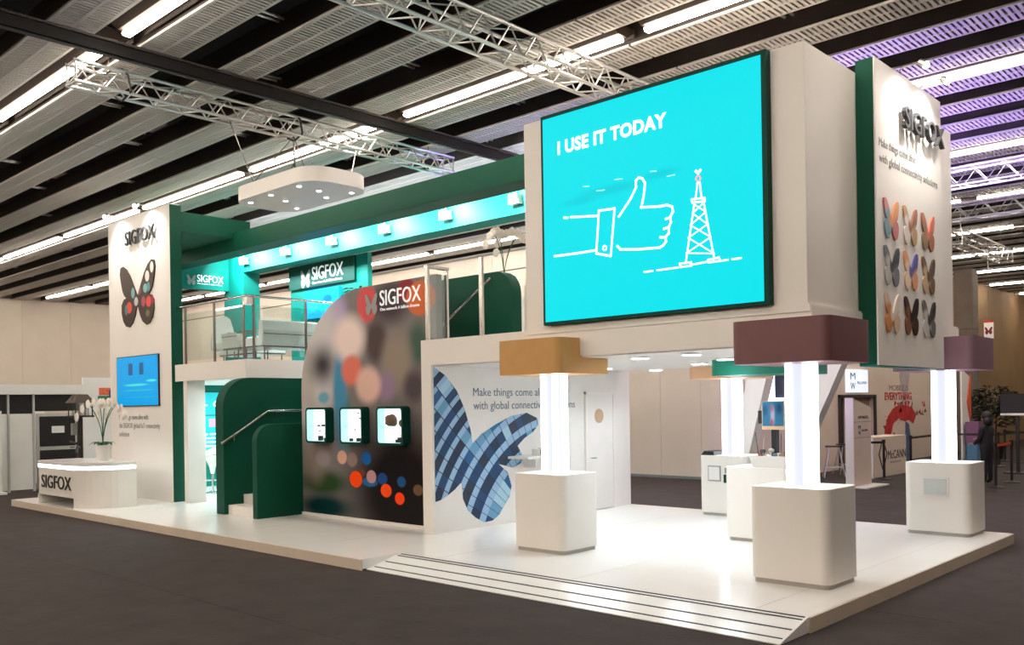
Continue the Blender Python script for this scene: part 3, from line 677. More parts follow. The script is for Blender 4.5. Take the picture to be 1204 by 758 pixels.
rockm = mat('brown_rock', (112, 84, 62), .8, var=.3, scale=30, bump=.5)
for q, (lab, x0, x1) in enumerate(cases):
    showcase(lab, x0, x1)
    cx = (x0+x1)/2
    items = [[(.02, .49, .05), (.17, .49, .03), (.1, 1.73, .02), (-.03, 1.73, .015)], [(-.1, .49, .03), (.1, .49, .035), (.2, .49, .02)], [(.1, .49, .03), (.18, .49, .05)]][q]
    for dx, z, s_ in items:
        z = 1.485 if z < 1 else z
        g_ = empty('gadget', (cx+dx, 9.2, z), 'tiny dark sensor gadget standing in the %s display case' % ('stair-side', 'middle', 'pavilion-side')[q], 'gadget', 'gadgets in display case %d' % (q+1))
        MB().box(cx+dx-s_, 9.2, z, cx+dx+s_, 9.25, z+s_*1.6).build('body', black, g_, bevel=.005)
        MB().tube((cx+dx, 9.225, z+s_*1.6), (cx+dx, 9.225, z+s_*1.6+.05), .004, 5).build('antenna', black, g_)
    for k in range(6 if q == 1 else 3 if q == 0 else 0):
        dx = random.uniform(-.1, .22); zz = random.uniform(1.62, 1.98) if q == 1 else random.uniform(1.6, 1.66)
        MB().prism(rrect(cx+dx-.014, zz-.012, cx+dx+.014, zz+.012, .005, 2), 9.275, 9.288, 'y').build('wall_sensor', black, None, label='tiny dark sensor fixed to the back of the %s display case' % ('stair-side', 'middle')[q], cat='sensor', group='sensors in display case %d' % (q+1))
rk = MB().ball((-11.3, 9.225, 1.74+.09), .12, 1.1, .6, .85, 9, 6); 
for i, v in enumerate(rk.v): rk.v[i] = (v[0]+random.uniform(-.012, .012), v[1]+random.uniform(-.012, .012), max(1.742, v[2]+random.uniform(-.012, .012)))
rk.build('rock_model', rockm, None, label='brown rock-like model on the glass shelf of a display case', cat='model')
r2 = MB().ball((-11.05, 9.225, 1.74+.05), .06, .9, .6, 1, 8, 5).build('rock_model', rockm, None, label='small brown model at the edge of the display case shelf', cat='model')

# =================================================================== PAVILION
pv = empty('pavilion', (-7, 11, PZ), 'white open pavilion with portal frame and printed side wall under the screen tower', 'pavilion')
MB().box(-10.26, 9.0, PZ, -10.07, 14.0, 2.66).build('side_wall', white2, pv)
MB().box(-10.28, 8.985, PZ, -10.06, 9.0, 2.66).build('portal_leg', white, pv)
MB().box(-10.28, 8.985, 2.66, -4.13, 13.72, 3.04).build('roof_slab', white, pv)
MB().box(-10.06, 9.02, 2.645, -4.2, 13.7, 2.66).build('ceiling_board', white2, pv)
BF = [(9.04, 2.64), (9.28, 2.51), (9.51, 2.28), (9.67, 2.0), (9.79, 1.68), (9.83, 1.46), (10.03, 1.6), (10.34, 1.74), (10.71, 1.87), (11.09, 1.92), (11.37, 1.82), (11.38, 1.71), (11.25, 1.6), (11.03, 1.5), (10.86, 1.38), (10.99, 1.2), (10.93, 1.09), (10.74, 1.03), (10.53, 1.08), (10.4, 1.11), (10.61, 0.97), (10.7, 0.74), (10.65, 0.56), (10.52, 0.43), (10.41, 0.3), (10.25, 0.22), (10.06, 0.21), (9.88, 0.3), (9.71, 0.43), (9.61, 0.62), (9.59, 0.86), (9.55, 0.86), (9.43, 0.77), (9.29, 0.7), (9.15, 0.64), (9.04, 0.62)]
MB().prism(BF, -10.07, -10.064, 'x').build('butterfly_print', facade_mat('blue_facade_print'), pv, label='large butterfly cut-out printed with a blue glass facade')
text('slogan', 'Make things come alive', pv, inkblue, (-10.068, 9.86, 2.20), (0, 1, 0), 1.78, .135, .003, n=(1, 0, 0))
text('slogan', 'with global connectivity solutions', pv, inkblue, (-10.068, 9.86, 1.99), (0, 1, 0), 2.5, .135, .003, n=(1, 0, 0))
dr = MB().box(-10.075, 12.66, PZ+.01, -10.045, 13.43, 2.22).build('door', white2, pv)
for y0, y1, z0, z1 in ((12.62, 12.66, PZ, 2.26), (13.43, 13.47, PZ, 2.26), (12.62, 13.47, 2.22, 2.26)): MB().box(-10.07, y0, z0, -10.03, y1, z1).build('door_frame', white, pv)
MB().tube((-10.046, 13.02, 1.83), (-10.04, 13.02, 1.83), .13, 24).build('porthole', mat('tan_porthole_glass', (190, 160, 130), .3), dr)
MB().path([(-10.045, 12.76, 1.08), (-9.99, 12.76, 1.08), (-9.99, 12.86, 1.08)], .01, 6).build('handle', steel, dr)
DL = ((-6.76, 9.65), (-9.06, 13.4), (-5.9, 9.5), (-7.24, 11.87), (-8.3, 10.3), (-9.1, 11.98), (-5.6, 12.9), (-6.3, 11.0))
for x, yy in DL:
    d = MB().lathe(x, yy, [(.13, 2.625), (.13, 2.645)], 18).build('downlight', white2, pv)
    MB().lathe(x, yy, [(.11, 2.618), (.11, 2.626)], 18).build('lens', led_on, d)
    lamp('downlight_beam', 'SPOT', (x, yy, 2.6), 60, LED, pv, .1, (x, yy, 0), 140, .8)
shf = empty('wall_shelf', (-10, 11.1, 1.15), 'small white shelf on the butterfly wall', 'shelf')
MB().box(-10.06, 10.62, 1.18, -9.62, 11.6, 1.22).build('board', white2, shf, bevel=.004)
MB().box(-10.06, 11.0, 1.02, -9.8, 11.03, 1.18).build('bracket', white2, shf)
hs = empty('headset', (-9.8, 11.2, 1.22), 'black and white headset lying on the wall shelf', 'headset')
MB().prism(rrect(-9.92, 11.02, -9.72, 11.16, .04, 4), 1.22, 1.33, 'z').build('visor', white2, hs, bevel=.01)
MB().prism(rrect(-9.72, 11.03, -9.70, 11.15, .008, 2), 1.235, 1.315, 'z').build('visor_front', black, hs)
MB().path([(-9.85+.13*math.cos(t*.4), 11.3+.16*math.sin(t*.4), 1.25+.06*math.sin(t*.2)) for t in range(17)], .015, 6).build('strap', black, hs)

# screen tower block
stw = empty('screen_tower', (-6.2, 11, 3.04), 'white block tower on the pavilion roof that carries the big cyan screen', 'tower')
MB().box(-8.14, 9.0, 3.04, -4.18, 13.65, 5.81).build('body', white, stw, bevel=.004)
MB().box(-8.12, 8.97, 2.98, -4.14, 13.7, 3.06).build('base_band', white, stw)
ls = empty('led_screen', (-6.2, 8.95, 3.08), 'huge cyan video screen reading I USE IT TODAY with thumb drawing', 'screen')
MB().box(-7.75, 8.9, 3.08, -4.56, 9.0, 5.80).build('frame', green2, ls)
cy_b = [(-6.6, 4.66, .55, .06, (0, 212, 226), .8), (-7.1, 4.6, .3, .05, (0, 214, 228), .8), (-5.9, 4.72, .25, .05, (0, 212, 226), .8)]
cyan = blob_mat('cyan_video_display', (0, 229, 240), cy_b, rough=.4, emit=.74)
cyan.node_tree.nodes['Principled BSDF'].inputs['Specular IOR Level'].default_value = .1
bsd = cyan.node_tree.nodes['Principled BSDF']
for l_ in list(cyan.node_tree.links):
    if l_.to_socket == bsd.inputs['Base Color']: cyan.node_tree.links.remove(l_)
bsd.inputs['Base Color'].default_value = (0, .03, .03, 1)
MB().box(-7.71, 8.892, 3.12, -4.62, 8.9, 5.75).build('display', cyan, ls)
DR = [[(-7.37, 4.43), (-7.31, 4.42)], [(-7.26, 4.42), (-6.82, 4.37)], [(-7.54, 3.96), (-7.16, 3.95), (-6.86, 3.95)], [(-6.81, 4.43), (-6.57, 4.42), (-6.64, 3.85), (-6.86, 3.91), (-6.81, 4.43)], [(-6.51, 4.31), (-6.33, 4.5), (-6.25, 4.62), (-6.25, 4.7), (-6.21, 4.73), (-6.16, 4.71), (-6.12, 4.65), (-6.13, 4.56), (-6.16, 4.43), (-6.18, 4.37), (-5.92, 4.34), (-5.82, 4.34), (-5.75, 4.31), (-5.74, 4.25), (-5.78, 4.19), (-5.84, 4.18)], [(-5.78, 4.19), (-5.77, 4.13), (-5.8, 4.08), (-5.87, 4.07)], [(-5.8, 4.08), (-5.8, 4.01), (-5.85, 3.97), (-5.92, 3.98)], [(-5.85, 3.97), (-5.84, 3.92), (-5.88, 3.88), (-5.93, 3.86), (-6.23, 3.88), (-6.49, 3.91), (-6.54, 3.96)]]
DT = [[(-6.15, 3.6), (-6.03, 3.6)], [(-5.97, 3.6), (-5.68, 3.6)], [(-5.5, 3.61), (-5.3, 3.62)], [(-5.13, 3.61), (-5.04, 3.61)], [(-4.99, 3.61), (-4.88, 3.61)], [(-5.66, 3.64), (-5.51, 3.64), (-5.51, 3.6), (-5.65, 3.6), (-5.66, 3.64)], [(-5.29, 3.64), (-5.15, 3.65), (-5.14, 3.61), (-5.28, 3.61), (-5.29, 3.64)], [(-5.58, 3.64), (-5.45, 4.32)], [(-5.21, 3.64), (-5.34, 4.32)], [(-5.49, 4.35), (-5.32, 4.34), (-5.32, 4.3), (-5.48, 4.31), (-5.49, 4.35)], [(-5.44, 4.34), (-5.41, 4.52), (-5.38, 4.52), (-5.36, 4.34)], [(-5.46, 4.29), (-5.31, 4.18)], [(-5.33, 4.29), (-5.48, 4.19)], [(-5.48, 4.19), (-5.29, 4.04)], [(-5.31, 4.18), (-5.51, 4.06)], [(-5.51, 4.06), (-5.25, 3.89)], [(-5.29, 4.04), (-5.54, 3.92)], [(-5.54, 3.92), (-5.21, 3.7)], [(-5.25, 3.89), (-5.57, 3.75)], [(-5.57, 3.75), (-5.21, 3.70)]]
DB = [[(-7.05, 4.77), (-6.96, 4.76)], [(-6.84, 4.68), (-6.72, 4.67)], [(-6.56, 4.77), (-6.45, 4.76)], [(-6.04, 4.77), (-5.96, 4.76)], [(-5.81, 4.67), (-5.71, 4.67)]]
def circ(cx, cz, r_, n=10): return [(cx+r_*math.cos(2*math.pi*i/n), cz+r_*math.sin(2*math.pi*i/n)) for i in range(n+1)]
hd = MB()
for s_ in DR: hd.ribbon(s_, .026, 8.892, .003)
hd.ribbon(circ(-6.73, 3.96, .028), .014, 8.892, .003)
hd.build('thumb_drawing', white_glow, ls)
td = MB()
for i, s_ in enumerate(DT): td.ribbon(s_, .02 if i < 11 else .014, 8.892, .003)
td.ribbon([(-5.43, 4.66), (-5.4, 4.63), (-5.37, 4.66)], .03, 8.892, .003)
td.build('mast_drawing', white_glow, ls)
MB().ribbon(circ(-5.4, 4.57, .03), .014, 8.892, .003).build('mast_beacon', mat('pink_led_print', (235, 150, 150), .5, emit=.7), ls)
bd = MB()
for s_ in DB: bd.ribbon(s_, .012, 8.892, .003)
bd.build('bird_drawing', mat('pale_cyan_print', (170, 248, 250), .5, emit=.7), ls)
text('headline', 'I USE IT TODAY', ls, white_glow, (-7.46, 8.892, 5.255), (1, 0, 0), 1.65, .165, .003, bold=.035, n=(0, -1, 0), space=1.06)

# wing panel
wp = empty('wing_panel', (-4, 11.4, 2.43), 'tall white panel with green edge, raised letters and nine butterflies on the tower side', 'panel')
MB().box(-4.17, 10.3, 2.45, -3.975, 12.5, 5.93).build('core', green, wp)
MB().box(-3.975, 10.31, 2.44, -3.955, 12.52, 5.935).build('face', white, wp)
MB().box(-4.17, 10.3, 2.43, -3.975, 12.5, 2.45).build('lower_edge', teal, wp)  # underside of the green core in the lit tone
text('raised_lettering', 'SIGFOX', wp, grey, (-3.92, 11.03, 5.28), (0, 1, 0), 1.38, .27, .05, n=(1, 0, 0))
text('tagline', 'Make things come alive', wp, greyl, (-3.955, 10.41, 4.95), (0, 1, 0), 1.15, .1, .004, n=(1, 0, 0))
text('tagline', 'with global connectivity solutions', wp, greyl, (-3.955, 10.41, 4.77), (0, 1, 0), 1.95, .1, .004, n=(1, 0, 0))
BC = [[((205, 120, 120), (120, 150, 165), (225, 150, 90)), ((190, 150, 110), (225, 215, 205), (150, 100, 70)), ((175, 110, 80), (150, 125, 100), (215, 120, 100))],
      [((120, 125, 128), (190, 188, 184), (70, 75, 80)), ((225, 160, 120), (235, 205, 180), (90, 90, 150)), ((120, 95, 70), (200, 170, 140), (90, 75, 60))],
      [((215, 190, 165), (200, 140, 90), (228, 215, 200)), ((70, 50, 42), (130, 90, 70), (45, 38, 36)), ((110, 108, 105), (200, 195, 190), (60, 58, 60))]]
for r_ in range(3):
    for c_ in range(3):
        yy = 10.72+.615*c_; z = 4.145-.547*r_
        k1, k2, k3 = BC[r_][c_]
        bl = [(yy-.12, z-.08, .16, .2, k2, .25), (yy+.12, z+.12, .13, .17, k3, .25), (yy+.16, z-.1, .1, .14, k1, .3), (yy-.02, z, .07, .1, k3, .4)]
        MB().prism(bfly(yy, z, .47, .46), -3.955, -3.935, 'x').build('butterfly', blob_mat('butterfly_print_%d%d' % (r_, c_), k1, bl, axes=('Y', 'Z')), wp)
for k, yy in enumerate((11.05, 11.8)):
    s_ = empty('arm_spotlight', (-3.95, yy, 5.93), ('bright arm spot light on top of the butterfly panel, nearer the cyan screen', 'bright arm spot light on top of the butterfly panel, farther from the screen')[k], 'spotlight')
    MB().path([(-3.97, yy, 5.935), (-3.9, yy, 5.99), (-3.70, yy+.02, 6.0)], .010, 6).build('arm', alu, s_)
    MB().tube((-3.72, yy+.02, 6.01), (-3.65, yy+.02, 5.96), .035, 10, .048).build('head', alu, s_)
    MB().ball((-3.648, yy+.02, 5.955), .042, 1, 1, 1, 10, 6).build('lens', mat('bright_spot_lens', (255, 255, 255), .4, emit=40., ecol=(1, .97, .93)), s_)
    lamp('panel_spot', 'SPOT', (-3.62, yy+.02, 5.9), 75, (1, .97, .93), s_, .04, (-3.96, yy+.05, 5.35), 120, .9)

# =================================================================== LIGHT COLUMNS
def column(label, cx, cy, capcol, capname, z_cap=2.44, h_cap=.45, glow=led_col):
    e = empty('light_column', (cx, cy, PZ), label, 'light column', 'lit display columns at the pavilion corners')
    MB().prism(rrect(cx-.42, cy-.35, cx+.42, cy+.35, .09, 6), PZ, PZ+.05, 'z').build('plinth', mat('grey_plinth', (176, 170, 162), .5), e, smooth=True)
    MB().prism(rrect(cx-.44, cy-.37, cx+.44, cy+.37, .10, 8), PZ+.05, 1.15, 'z').build('pedestal', white, e, smooth=True, bevel=.006)
    for dx in (-.098, .098):
        for dy in (-.098, .098):
            MB().prism(rrect(cx+dx-.032, cy+dy-.032, cx+dx+.032, cy+dy+.032, .01, 2), 1.15, z_cap, 'z').build('light_tube', glow, e)
    MB().box(cx-.085, cy-.085, 1.15, cx+.085, cy+.085, z_cap).build('core', led_core, e)
    MB().prism(rrect(cx-.54, cy-.53, cx+.54, cy+.53, .10, 8), z_cap, z_cap+h_cap, 'z').build('cap', mat(capname, capcol, .5, var=.03), e, smooth=True)
    lamp('column_glow', 'POINT', (cx, cy, 1.95), 10, (.8, .86, 1), e, .2)
    return e
c1 = column('lit column with ochre yellow cap in front of the butterfly wall', -7.76, 9.1, (196, 148, 84), 'ochre_cap')
c2 = column('lit column with plum cap nearest the camera at the platform corner', -4.31, 9.1, (116, 74, 76), 'plum_cap')
c3 = column('lit column with mauve cap at the far end of the platform edge', -4.31, 13.6, (134, 100, 112), 'mauve_cap')
c4 = column('lit column with peach cap at the back of the pavilion', -7.76, 13.75, (236, 190, 150), 'peach_cap')
tb = MB().box(-4.5, 13.215, .68, -4.14, 13.232, .96).build('tablet_frame', white2, c3)
MB().box(-4.47, 13.208, .71, -4.17, 13.216, .93).build('tablet_screen', mat('pale_tablet_screen', (205, 208, 205), .25), tb)
pf = MB().box(-8.02, 13.37, .72, -7.78, 13.385, .98).build('paper_frame', greyl, c4)
MB().box(-8.0, 13.362, .74, -7.80, 13.372, .96).build('paper', white2, pf)
MB().box(-7.72, 13.36, .70, -7.5, 13.385, .84).build('card_reader', green2, c4)
MB().box(-7.7, 13.36, .86, -7.45, 13.385, .95).build('nameplate', greyl, c4)
# things on the back column
lp_ = empty('laptop', (-8.02, 13.5, 1.15), 'black laptop lying closed on the back column pedestal', 'laptop')
MB().prism([(-8.16, 1.152), (-7.93, 1.152), (-7.93, 1.172), (-8.16, 1.172)], 13.4, 13.85, 'y').build('base', black, lp_)
MB().prism([(-8.16, 1.174), (-7.93, 1.174), (-7.94, 1.21), (-8.12, 1.22)], 13.42, 13.83, 'y').build('lid', black, lp_)
# centre counter with tray, monitor
cc = empty('centre_counter', (-6, 11.5, PZ), 'plain white counter under the green hanging cap in the pavilion', 'counter')
MB().prism(rrect(-6.40, 11.16, -5.5, 11.86, .09, 6), PZ, PZ+.05, 'z').build('plinth', mat('grey_plinth'), cc, smooth=True)
MB().prism(rrect(-6.43, 11.13, -5.47, 11.89, .10, 8), PZ+.05, 1.15, 'z').build('body', white, cc, smooth=True, bevel=.006)
gc = MB().prism(rrect(-6.73, 11.3, -5.45, 12.4, .10, 8), 2.42, 2.645, 'z').build('hanging_canopy', mat('emerald_cap', (8, 128, 104), .5), None, smooth=True, label='emerald green rounded cap hung under the pavilion ceiling', cat='canopy')
ty = empty('planter_tray', (-5.8, 11.35, 1.15), 'white tapered planter tray on the centre counter', 'planter')
MB().add([(-6.02, 11.2, 1.15), (-5.56, 11.2, 1.15), (-5.56, 11.6, 1.15), (-6.02, 11.6, 1.15), (-6.06, 11.16, 1.31), (-5.52, 11.16, 1.31), (-5.52, 11.64, 1.31), (-6.06, 11.64, 1.31), (-6.03, 11.19, 1.31), (-5.55, 11.19, 1.31), (-5.55, 11.61, 1.31), (-6.03, 11.61, 1.31), (-6.0, 11.22, 1.27), (-5.58, 11.22, 1.27), (-5.58, 11.58, 1.27), (-6.0, 11.58, 1.27)],
         [(3, 2, 1, 0)]+[(i, (i+1) % 4, 4+(i+1) % 4, 4+i) for i in range(4)]+[(4+i, 4+(i+1) % 4, 8+(i+1) % 4, 8+i) for i in range(4)]+[(8+i, 8+(i+1) % 4, 12+(i+1) % 4, 12+i) for i in range(4)]+[(12, 13, 14, 15)]).build('tray', white2, ty)
stone_cols = [(190, 180, 168), (150, 120, 96), (96, 110, 118), (70, 70, 74), (210, 200, 190), (150, 90, 80)]
for k in range(12):
    x = random.uniform(-5.97, -5.62); yy = random.uniform(11.26, 11.52); s_ = random.uniform(.03, .05)
    m_ = mat('stone_%d' % (k % 6), stone_cols[k % 6], .8, var=.2, scale=20)
    MB().ball((x, yy, 1.295+s_*.7+(.05 if k % 3 == 0 else 0)), s_, 1, 1, .75, 8, 5).build('pebble', m_, None, smooth=True, label='rounded decorative pebble heaped in the white planter tray', cat='pebble', group='pebbles in the planter tray')
for k, (x, h_, dx) in enumerate(((-5.98, .36, -.05), (-5.92, .28, .02), (-5.66, .34, .01))):
    tw = empty('antenna', (x, 11.3, 1.27), ('thin dark antenna leaning out of the planter tray edge', 'pale beaded stem standing in the planter tray', 'thin grey antenna beside the screen pole in the tray')[k], 'antenna')
    MB().tube((x, 11.3, 1.27), (x+dx, 11.3, 1.27+h_), .006, 6, .004).build('rod', (black, white2, grey)[k], tw)
    MB().ball((x, 11.3, 1.29), .018, 1, 1, 1, 8, 5).build('base', black, tw)
mn = empty('monitor', (-5.82, 11.45, 1.15), 'small monitor on a black pole showing a street picture above the counter', 'monitor')
MB().box(-5.86, 11.43, 1.27, -5.78, 11.5, 1.72).build('pole', black, mn)
MB().box(-5.98, 11.4, 1.66, -5.65, 11.43, 2.05).build('case', mat('light_wood_frame', (226, 190, 150), .5), mn)
mb_ = [(-5.82, 1.85, .035, .13, (150, 150, 165), .7), (-5.83, 1.95, .025, .05, (150, 90, 105), .7), (-5.83, 1.76, .025, .05, (150, 84, 100), .7), (-5.72, 1.95, .05, .08, (34, 70, 96), .8), (-5.93, 1.93, .04, .09, (40, 76, 102), .8)]
MB().box(-5.97, 11.395, 1.71, -5.66, 11.401, 2.04).build('display', blob_mat('street_picture', (52, 104, 136), mb_, emit=.15), mn)
wb2 = MB().box(-6.06, 11.44, 1.74, -5.99, 11.5, 1.92).build('speaker', black, mn)

# =================================================================== RECEPTION DESK
rd = empty('reception_desk', (-19.2, 7.5, PZ), 'curved white reception desk with glowing strip and dark lettering', 'desk')
arc = [(-18.75+.85*math.sin(math.pi/2*i/10), 7.06+.75-.75*math.cos(math.pi/2*i/10)) for i in range(11)]
topo = [(-20.4, 7.06)]+arc+[(-17.9, 8.05), (-18.7, 8.2), (-19.8, 8.2), (-20.4, 7.9)]
def inset(p, d):
    cx = sum(a for a, b in p)/len(p); cy = sum(b for a, b in p)/len(p)
    return [(cx+(a-cx)*(1-d), cy+(b-cy)*(1-d)) for a, b in p]
MB().prism(topo, .97, 1.04, 'z').build('worktop', gloss, rd)
MB().prism(inset(topo, .012), .90, .97, 'z').build('light_strip', led_soft, rd)
MB().prism(inset(topo, .004), .885, .90, 'z').build('strip_tray', white, rd)
MB().prism([(-18.5, 7.06)]+arc[3:]+[(-17.9, 8.05), (-18.5, 8.1)], PZ, .885, 'z').build('pedestal', white, rd)
MB().box(-20.4, 7.06, .34, -18.5, 7.12, .885).build('front_panel', white, rd)
MB().box(-20.4, 7.06, PZ, -20.34, 7.9, .885).build('side_panel', white, rd)
MB().box(-20.34, 7.85, PZ, -18.5, 7.9, .885).build('back_panel', white2, rd)
text('lettering', 'SIGFOX', rd, ink, (-20.15, 7.055, .49), (1, 0, 0), 1.55, .28, .012, n=(0, -1, 0))
orchid('potted_orchid', 'white orchid in a white pot on the reception desk', -18.75, 7.75, 1.04, 1.3, 5, white2)
# bird house lantern post
ln = empty('lantern_post', (-22.1, 8.6, 0), 'dark wooden lantern post like a bird house behind the reception desk', 'lantern')
dkw = mat('dark_carved_wood', (52, 42, 36), .7, var=.2, scale=12)
MB().box(-22.15, 8.55, 0, -22.05, 8.65, 1.92).build('post', dkw, ln)
MB().box(-22.35, 8.4, 1.92, -21.85, 8.84, 1.96).build('tray', dkw, ln)
for dx, dy in ((-.21, -.19), (.21, -.19), (-.21, .19), (.21, .19)): MB().tube((-22.1+dx, 8.62+dy, 1.96), (-22.1+dx, 8.62+dy, 2.3), .015, 6).build('corner_post', dkw, ln)
MB().box(-22.26, 8.48, 1.96, -21.94, 8.76, 2.28).build('glass_box', glass_mat('lantern_glass', (.8, .8, .8), .15), ln)
for dx in (-.13, .13):
    MB().add([(-22.1+dx-.16, 8.38, 2.26), (-22.1+dx+.16, 8.38, 2.26), (-22.1+dx+.16, 8.86, 2.26), (-22.1+dx-.16, 8.86, 2.26), (-22.1+dx, 8.5, 2.46), (-22.1+dx, 8.74, 2.46)], [(0, 1, 4), (1, 2, 5, 4), (2, 3, 5), (3, 0, 4, 5), (3, 2, 1, 0)]).build('roof', mat('brown_roof', (84, 68, 58), .7), ln)
MB().path([(-22.1, 8.6, 1.2), (-21.6, 8.35, 1.25), (-21.3, 8.2, 1.1), (-21.3, 8.2, .9)], .03, 8).build('iron_scroll', black, ln)
MB().box(-22.25, 8.45, 1.5, -22.12, 8.56, 1.78).build('switch_box', mat('grey_box', (130, 130, 128), .6), ln)
MB().path([(-22.1, 8.55, 1.28), (-21.9, 8.3, 1.36), (-21.4, 8.25, 1.34)], .02, 6).build('iron_scroll', black, ln)

# =================================================================== BOOTH ON THE LEFT
bo = empty('service_booth', (-25.3, 9, 0), 'white and black shell scheme booth with aluminium posts at the far left', 'booth')
bpan = mat('black_booth_panel', (30, 26, 25), .7, var=.1, scale=8)
wpan = mat('white_booth_panel', (244, 242, 238), .55, var=.02, scale=3)
MB().box(-25.5, 6.0, 2.53, -25.2, 9.9, 2.78).build('fascia', wpan, bo)
MB().box(-28.0, 6.0, 0, -27.9, 9.88, 2.6).build('rear_panel', wpan, bo)
for yy in (6.0, 7.2, 8.07, 8.68, 9.86): MB().box(-25.36, yy-.025, 0, -25.28, yy+.025, 2.76).build('post', mat('satin_aluminium', (196, 194, 190), .5, metal=.15), bo)
for y0, y1 in ((6.03, 7.17), (7.23, 8.04), (8.1, 8.65)):
    MB().box(-25.34, y0, .05, -25.31, y1, 2.0).build('panel', wpan, bo)
    MB().box(-25.34, y0, 2.02, -25.31, y1, 2.52).build('upper_panel', bpan, bo)
MB().box(-25.34, 8.71, 2.08, -25.31, 9.84, 2.52).build('upper_panel', bpan, bo)
bd_ = MB().box(-25.35, 8.74, .04, -25.30, 9.82, 2.02).build('door', mat('satin_aluminium'), bo)
MB().box(-25.32, 8.82, 1.15, -25.29, 9.72, 1.94).build('door_panel', bpan, bd_)
MB().box(-25.32, 8.82, .14, -25.29, 9.72, 1.05).build('door_panel', bpan, bd_)
MB().box(-25.29, 9.12, 1.5, -25.285, 9.44, 1.68).build('door_notice', wpan, bd_)
MB().box(-25.30, 9.58, 1.09, -25.25, 9.68, 1.11).build('handle', black, bd_)
po = empty('booth_wall', (-25.2, 10.6, 0), 'white lit booth wall with colourful poster beside the far tower', 'partition')
MB().box(-25.3, 9.92, 0, -25.25, 13.0, 2.98).build('panel', wpan, po)
MB().box(-25.25, 9.92, 2.0, -25.2, 13, 2.05).build('rail', wpan, po)
MB().box(-25.25, 10.35, 2.5, -25.24, 10.95, 2.7).build('poster', mat('orange_poster', (225, 110, 70), .6, var=.3, scale=30), po)
MB().box(-25.25, 10.32, 2.26, -25.24, 10.95, 2.48).build('poster', mat('green_poster', (40, 120, 80), .6, var=.3, scale=30), po)
MB().box(-25.25, 10.62, 2.44, -25.235, 10.95, 2.64).build('poster', mat('navy_poster', (40, 60, 110), .6, var=.3, scale=30), po)
ro = empty('roller_banner', (-24.9, 7.6, 0), 'plain white banner stand at the left edge of the view', 'banner')
MB().box(-24.9, 6.9, .06, -24.87, 7.78, 2.1).build('banner', wpan, ro)
MB().box(-25.0, 6.85, 0, -24.75, 7.85, .06).build('base', wpan, ro)

# =================================================================== NEIGHBOURING STAND ON THE RIGHT
ns = empty('exhibitor_wall', (-11.2, 28, 0), 'beige wall of the neighbouring stand with red figure mural', 'partition')
skin = mat('beige_print_wall', (222, 204, 186), .6, var=.02, scale=2)
MB().box(-11.4, 20.95, 0, -11.15, 25.95, 4.2).build('panel', skin, ns)
MB().box(-11.4, 28.65, 0, -11.15, 37.2, 4.2).build('panel', skin, ns)
MB().box(-11.4, 25.95, 2.15, -11.15, 28.65, 4.2).build('panel', skin, ns)
dpan = MB().box(-11.38, 26.0, 0, -11.3, 28.6, 2.14).build('door_leaf', mat('tan_door', (176, 146, 118), .5, var=.06), ns)
MB().box(-11.3, 26.4, 0, -11.24, 26.5, 2.14).build('door_jamb', darkm, dpan)
MB().box(-11.3, 26.15, .95, -11.2, 26.3, 1.1).build('lock', black, dpan)
for y0, y1, z0, z1 in ((25.9, 26.02, 0, 2.2), (28.58, 28.7, 0, 2.2), (25.9, 28.7, 2.12, 2.2)): MB().box(-11.16, y0, z0, -11.1, y1, z1).build('door_frame', darkm, ns)
redm = mat('crimson_print', (190, 40, 42), .6, var=.25, scale=3); bluem = mat('slate_blue_print', (86, 106, 140), .6, var=.25, scale=4); greym = mat('pale_grey_print', (178, 168, 166), .6, var=.15, scale=3)
text('slogan', 'MOBILE IS', ns, mat('mauve_print', (140, 110, 110), .6), (-11.15, 29.9, 2.33), (0, 1, 0), 1.7, .19, .006, n=(1, 0, 0))
text('slogan', 'EVERYTHING', ns, redm, (-11.15, 29.5, 2.03), (0, 1, 0), 2.4, .25, .006, bold=.03, n=(1, 0, 0))
MB().prism([(31.0, 1.75), (31.5, 1.75), (31.45, 2.1), (31.75, 2.9), (31.5, 3.3), (30.9, 3.3), (30.8, 2.8), (31.05, 2.1)], -11.15, -11.147, 'x').build('mural_figure', greym, ns)
MB().prism([(31.35, .0), (31.75, .0), (31.8, .6), (31.6, 1.2), (31.3, 1.3), (31.25, .7)], -11.15, -11.14, 'x').build('mural_leg', bluem, ns)
arcp = [(29.4, .82), (29.9, .82), (30.2, 1.25), (30.7, 1.42), (31.2, 1.3), (31.6, 1.35), (32.0, 1.2), (32.3, 1.5), (31.9, 1.75), (31.3, 1.85), (30.7, 1.85), (30.2, 1.75), (29.75, 1.5), (29.5, 1.15)]
MB().prism(arcp, -11.15, -11.138, 'x').build('mural_fragments', redm, ns)
for k in range(46):
    yy = random.uniform(29.4, 33.4); z = 1.1+random.uniform(0, 1.0)+(yy-29.4)*.1; s_ = random.uniform(.04, .16); a_ = random.uniform(0, 6)
    if yy < 30.3: z = random.uniform(.8, 1.7)
    if yy < 32.1: z = min(z, 1.9)
    MB().prism([(yy+s_*math.cos(a_+t), z+s_*math.sin(a_+t)*.8) for t in (0, 1.7, 3.9)], -11.15, -11.136-.0005*k, 'x').build('mural_shard', redm if k % 3 else mat('dark_red_print', (120, 30, 40), .6), ns)
lb = empty('light_box_sign', (-11.1, 27.2, 2.25), 'square white light box sign with blue letters MW McCANN', 'sign')
MB().box(-11.15, 26.45, 2.27, -11.05, 27.9, 2.96).build('box', mat('lit_sign_face', (226, 236, 250), .5, emit=.55, ecol=(.82, .9, 1)), lb)
navy = mat('navy_print', (24, 66, 120), .6)
text('lettering', 'M', lb, navy, (-11.05, 26.58, 2.66), (0, 1, 0), .36, .22, .004, n=(1, 0, 0))
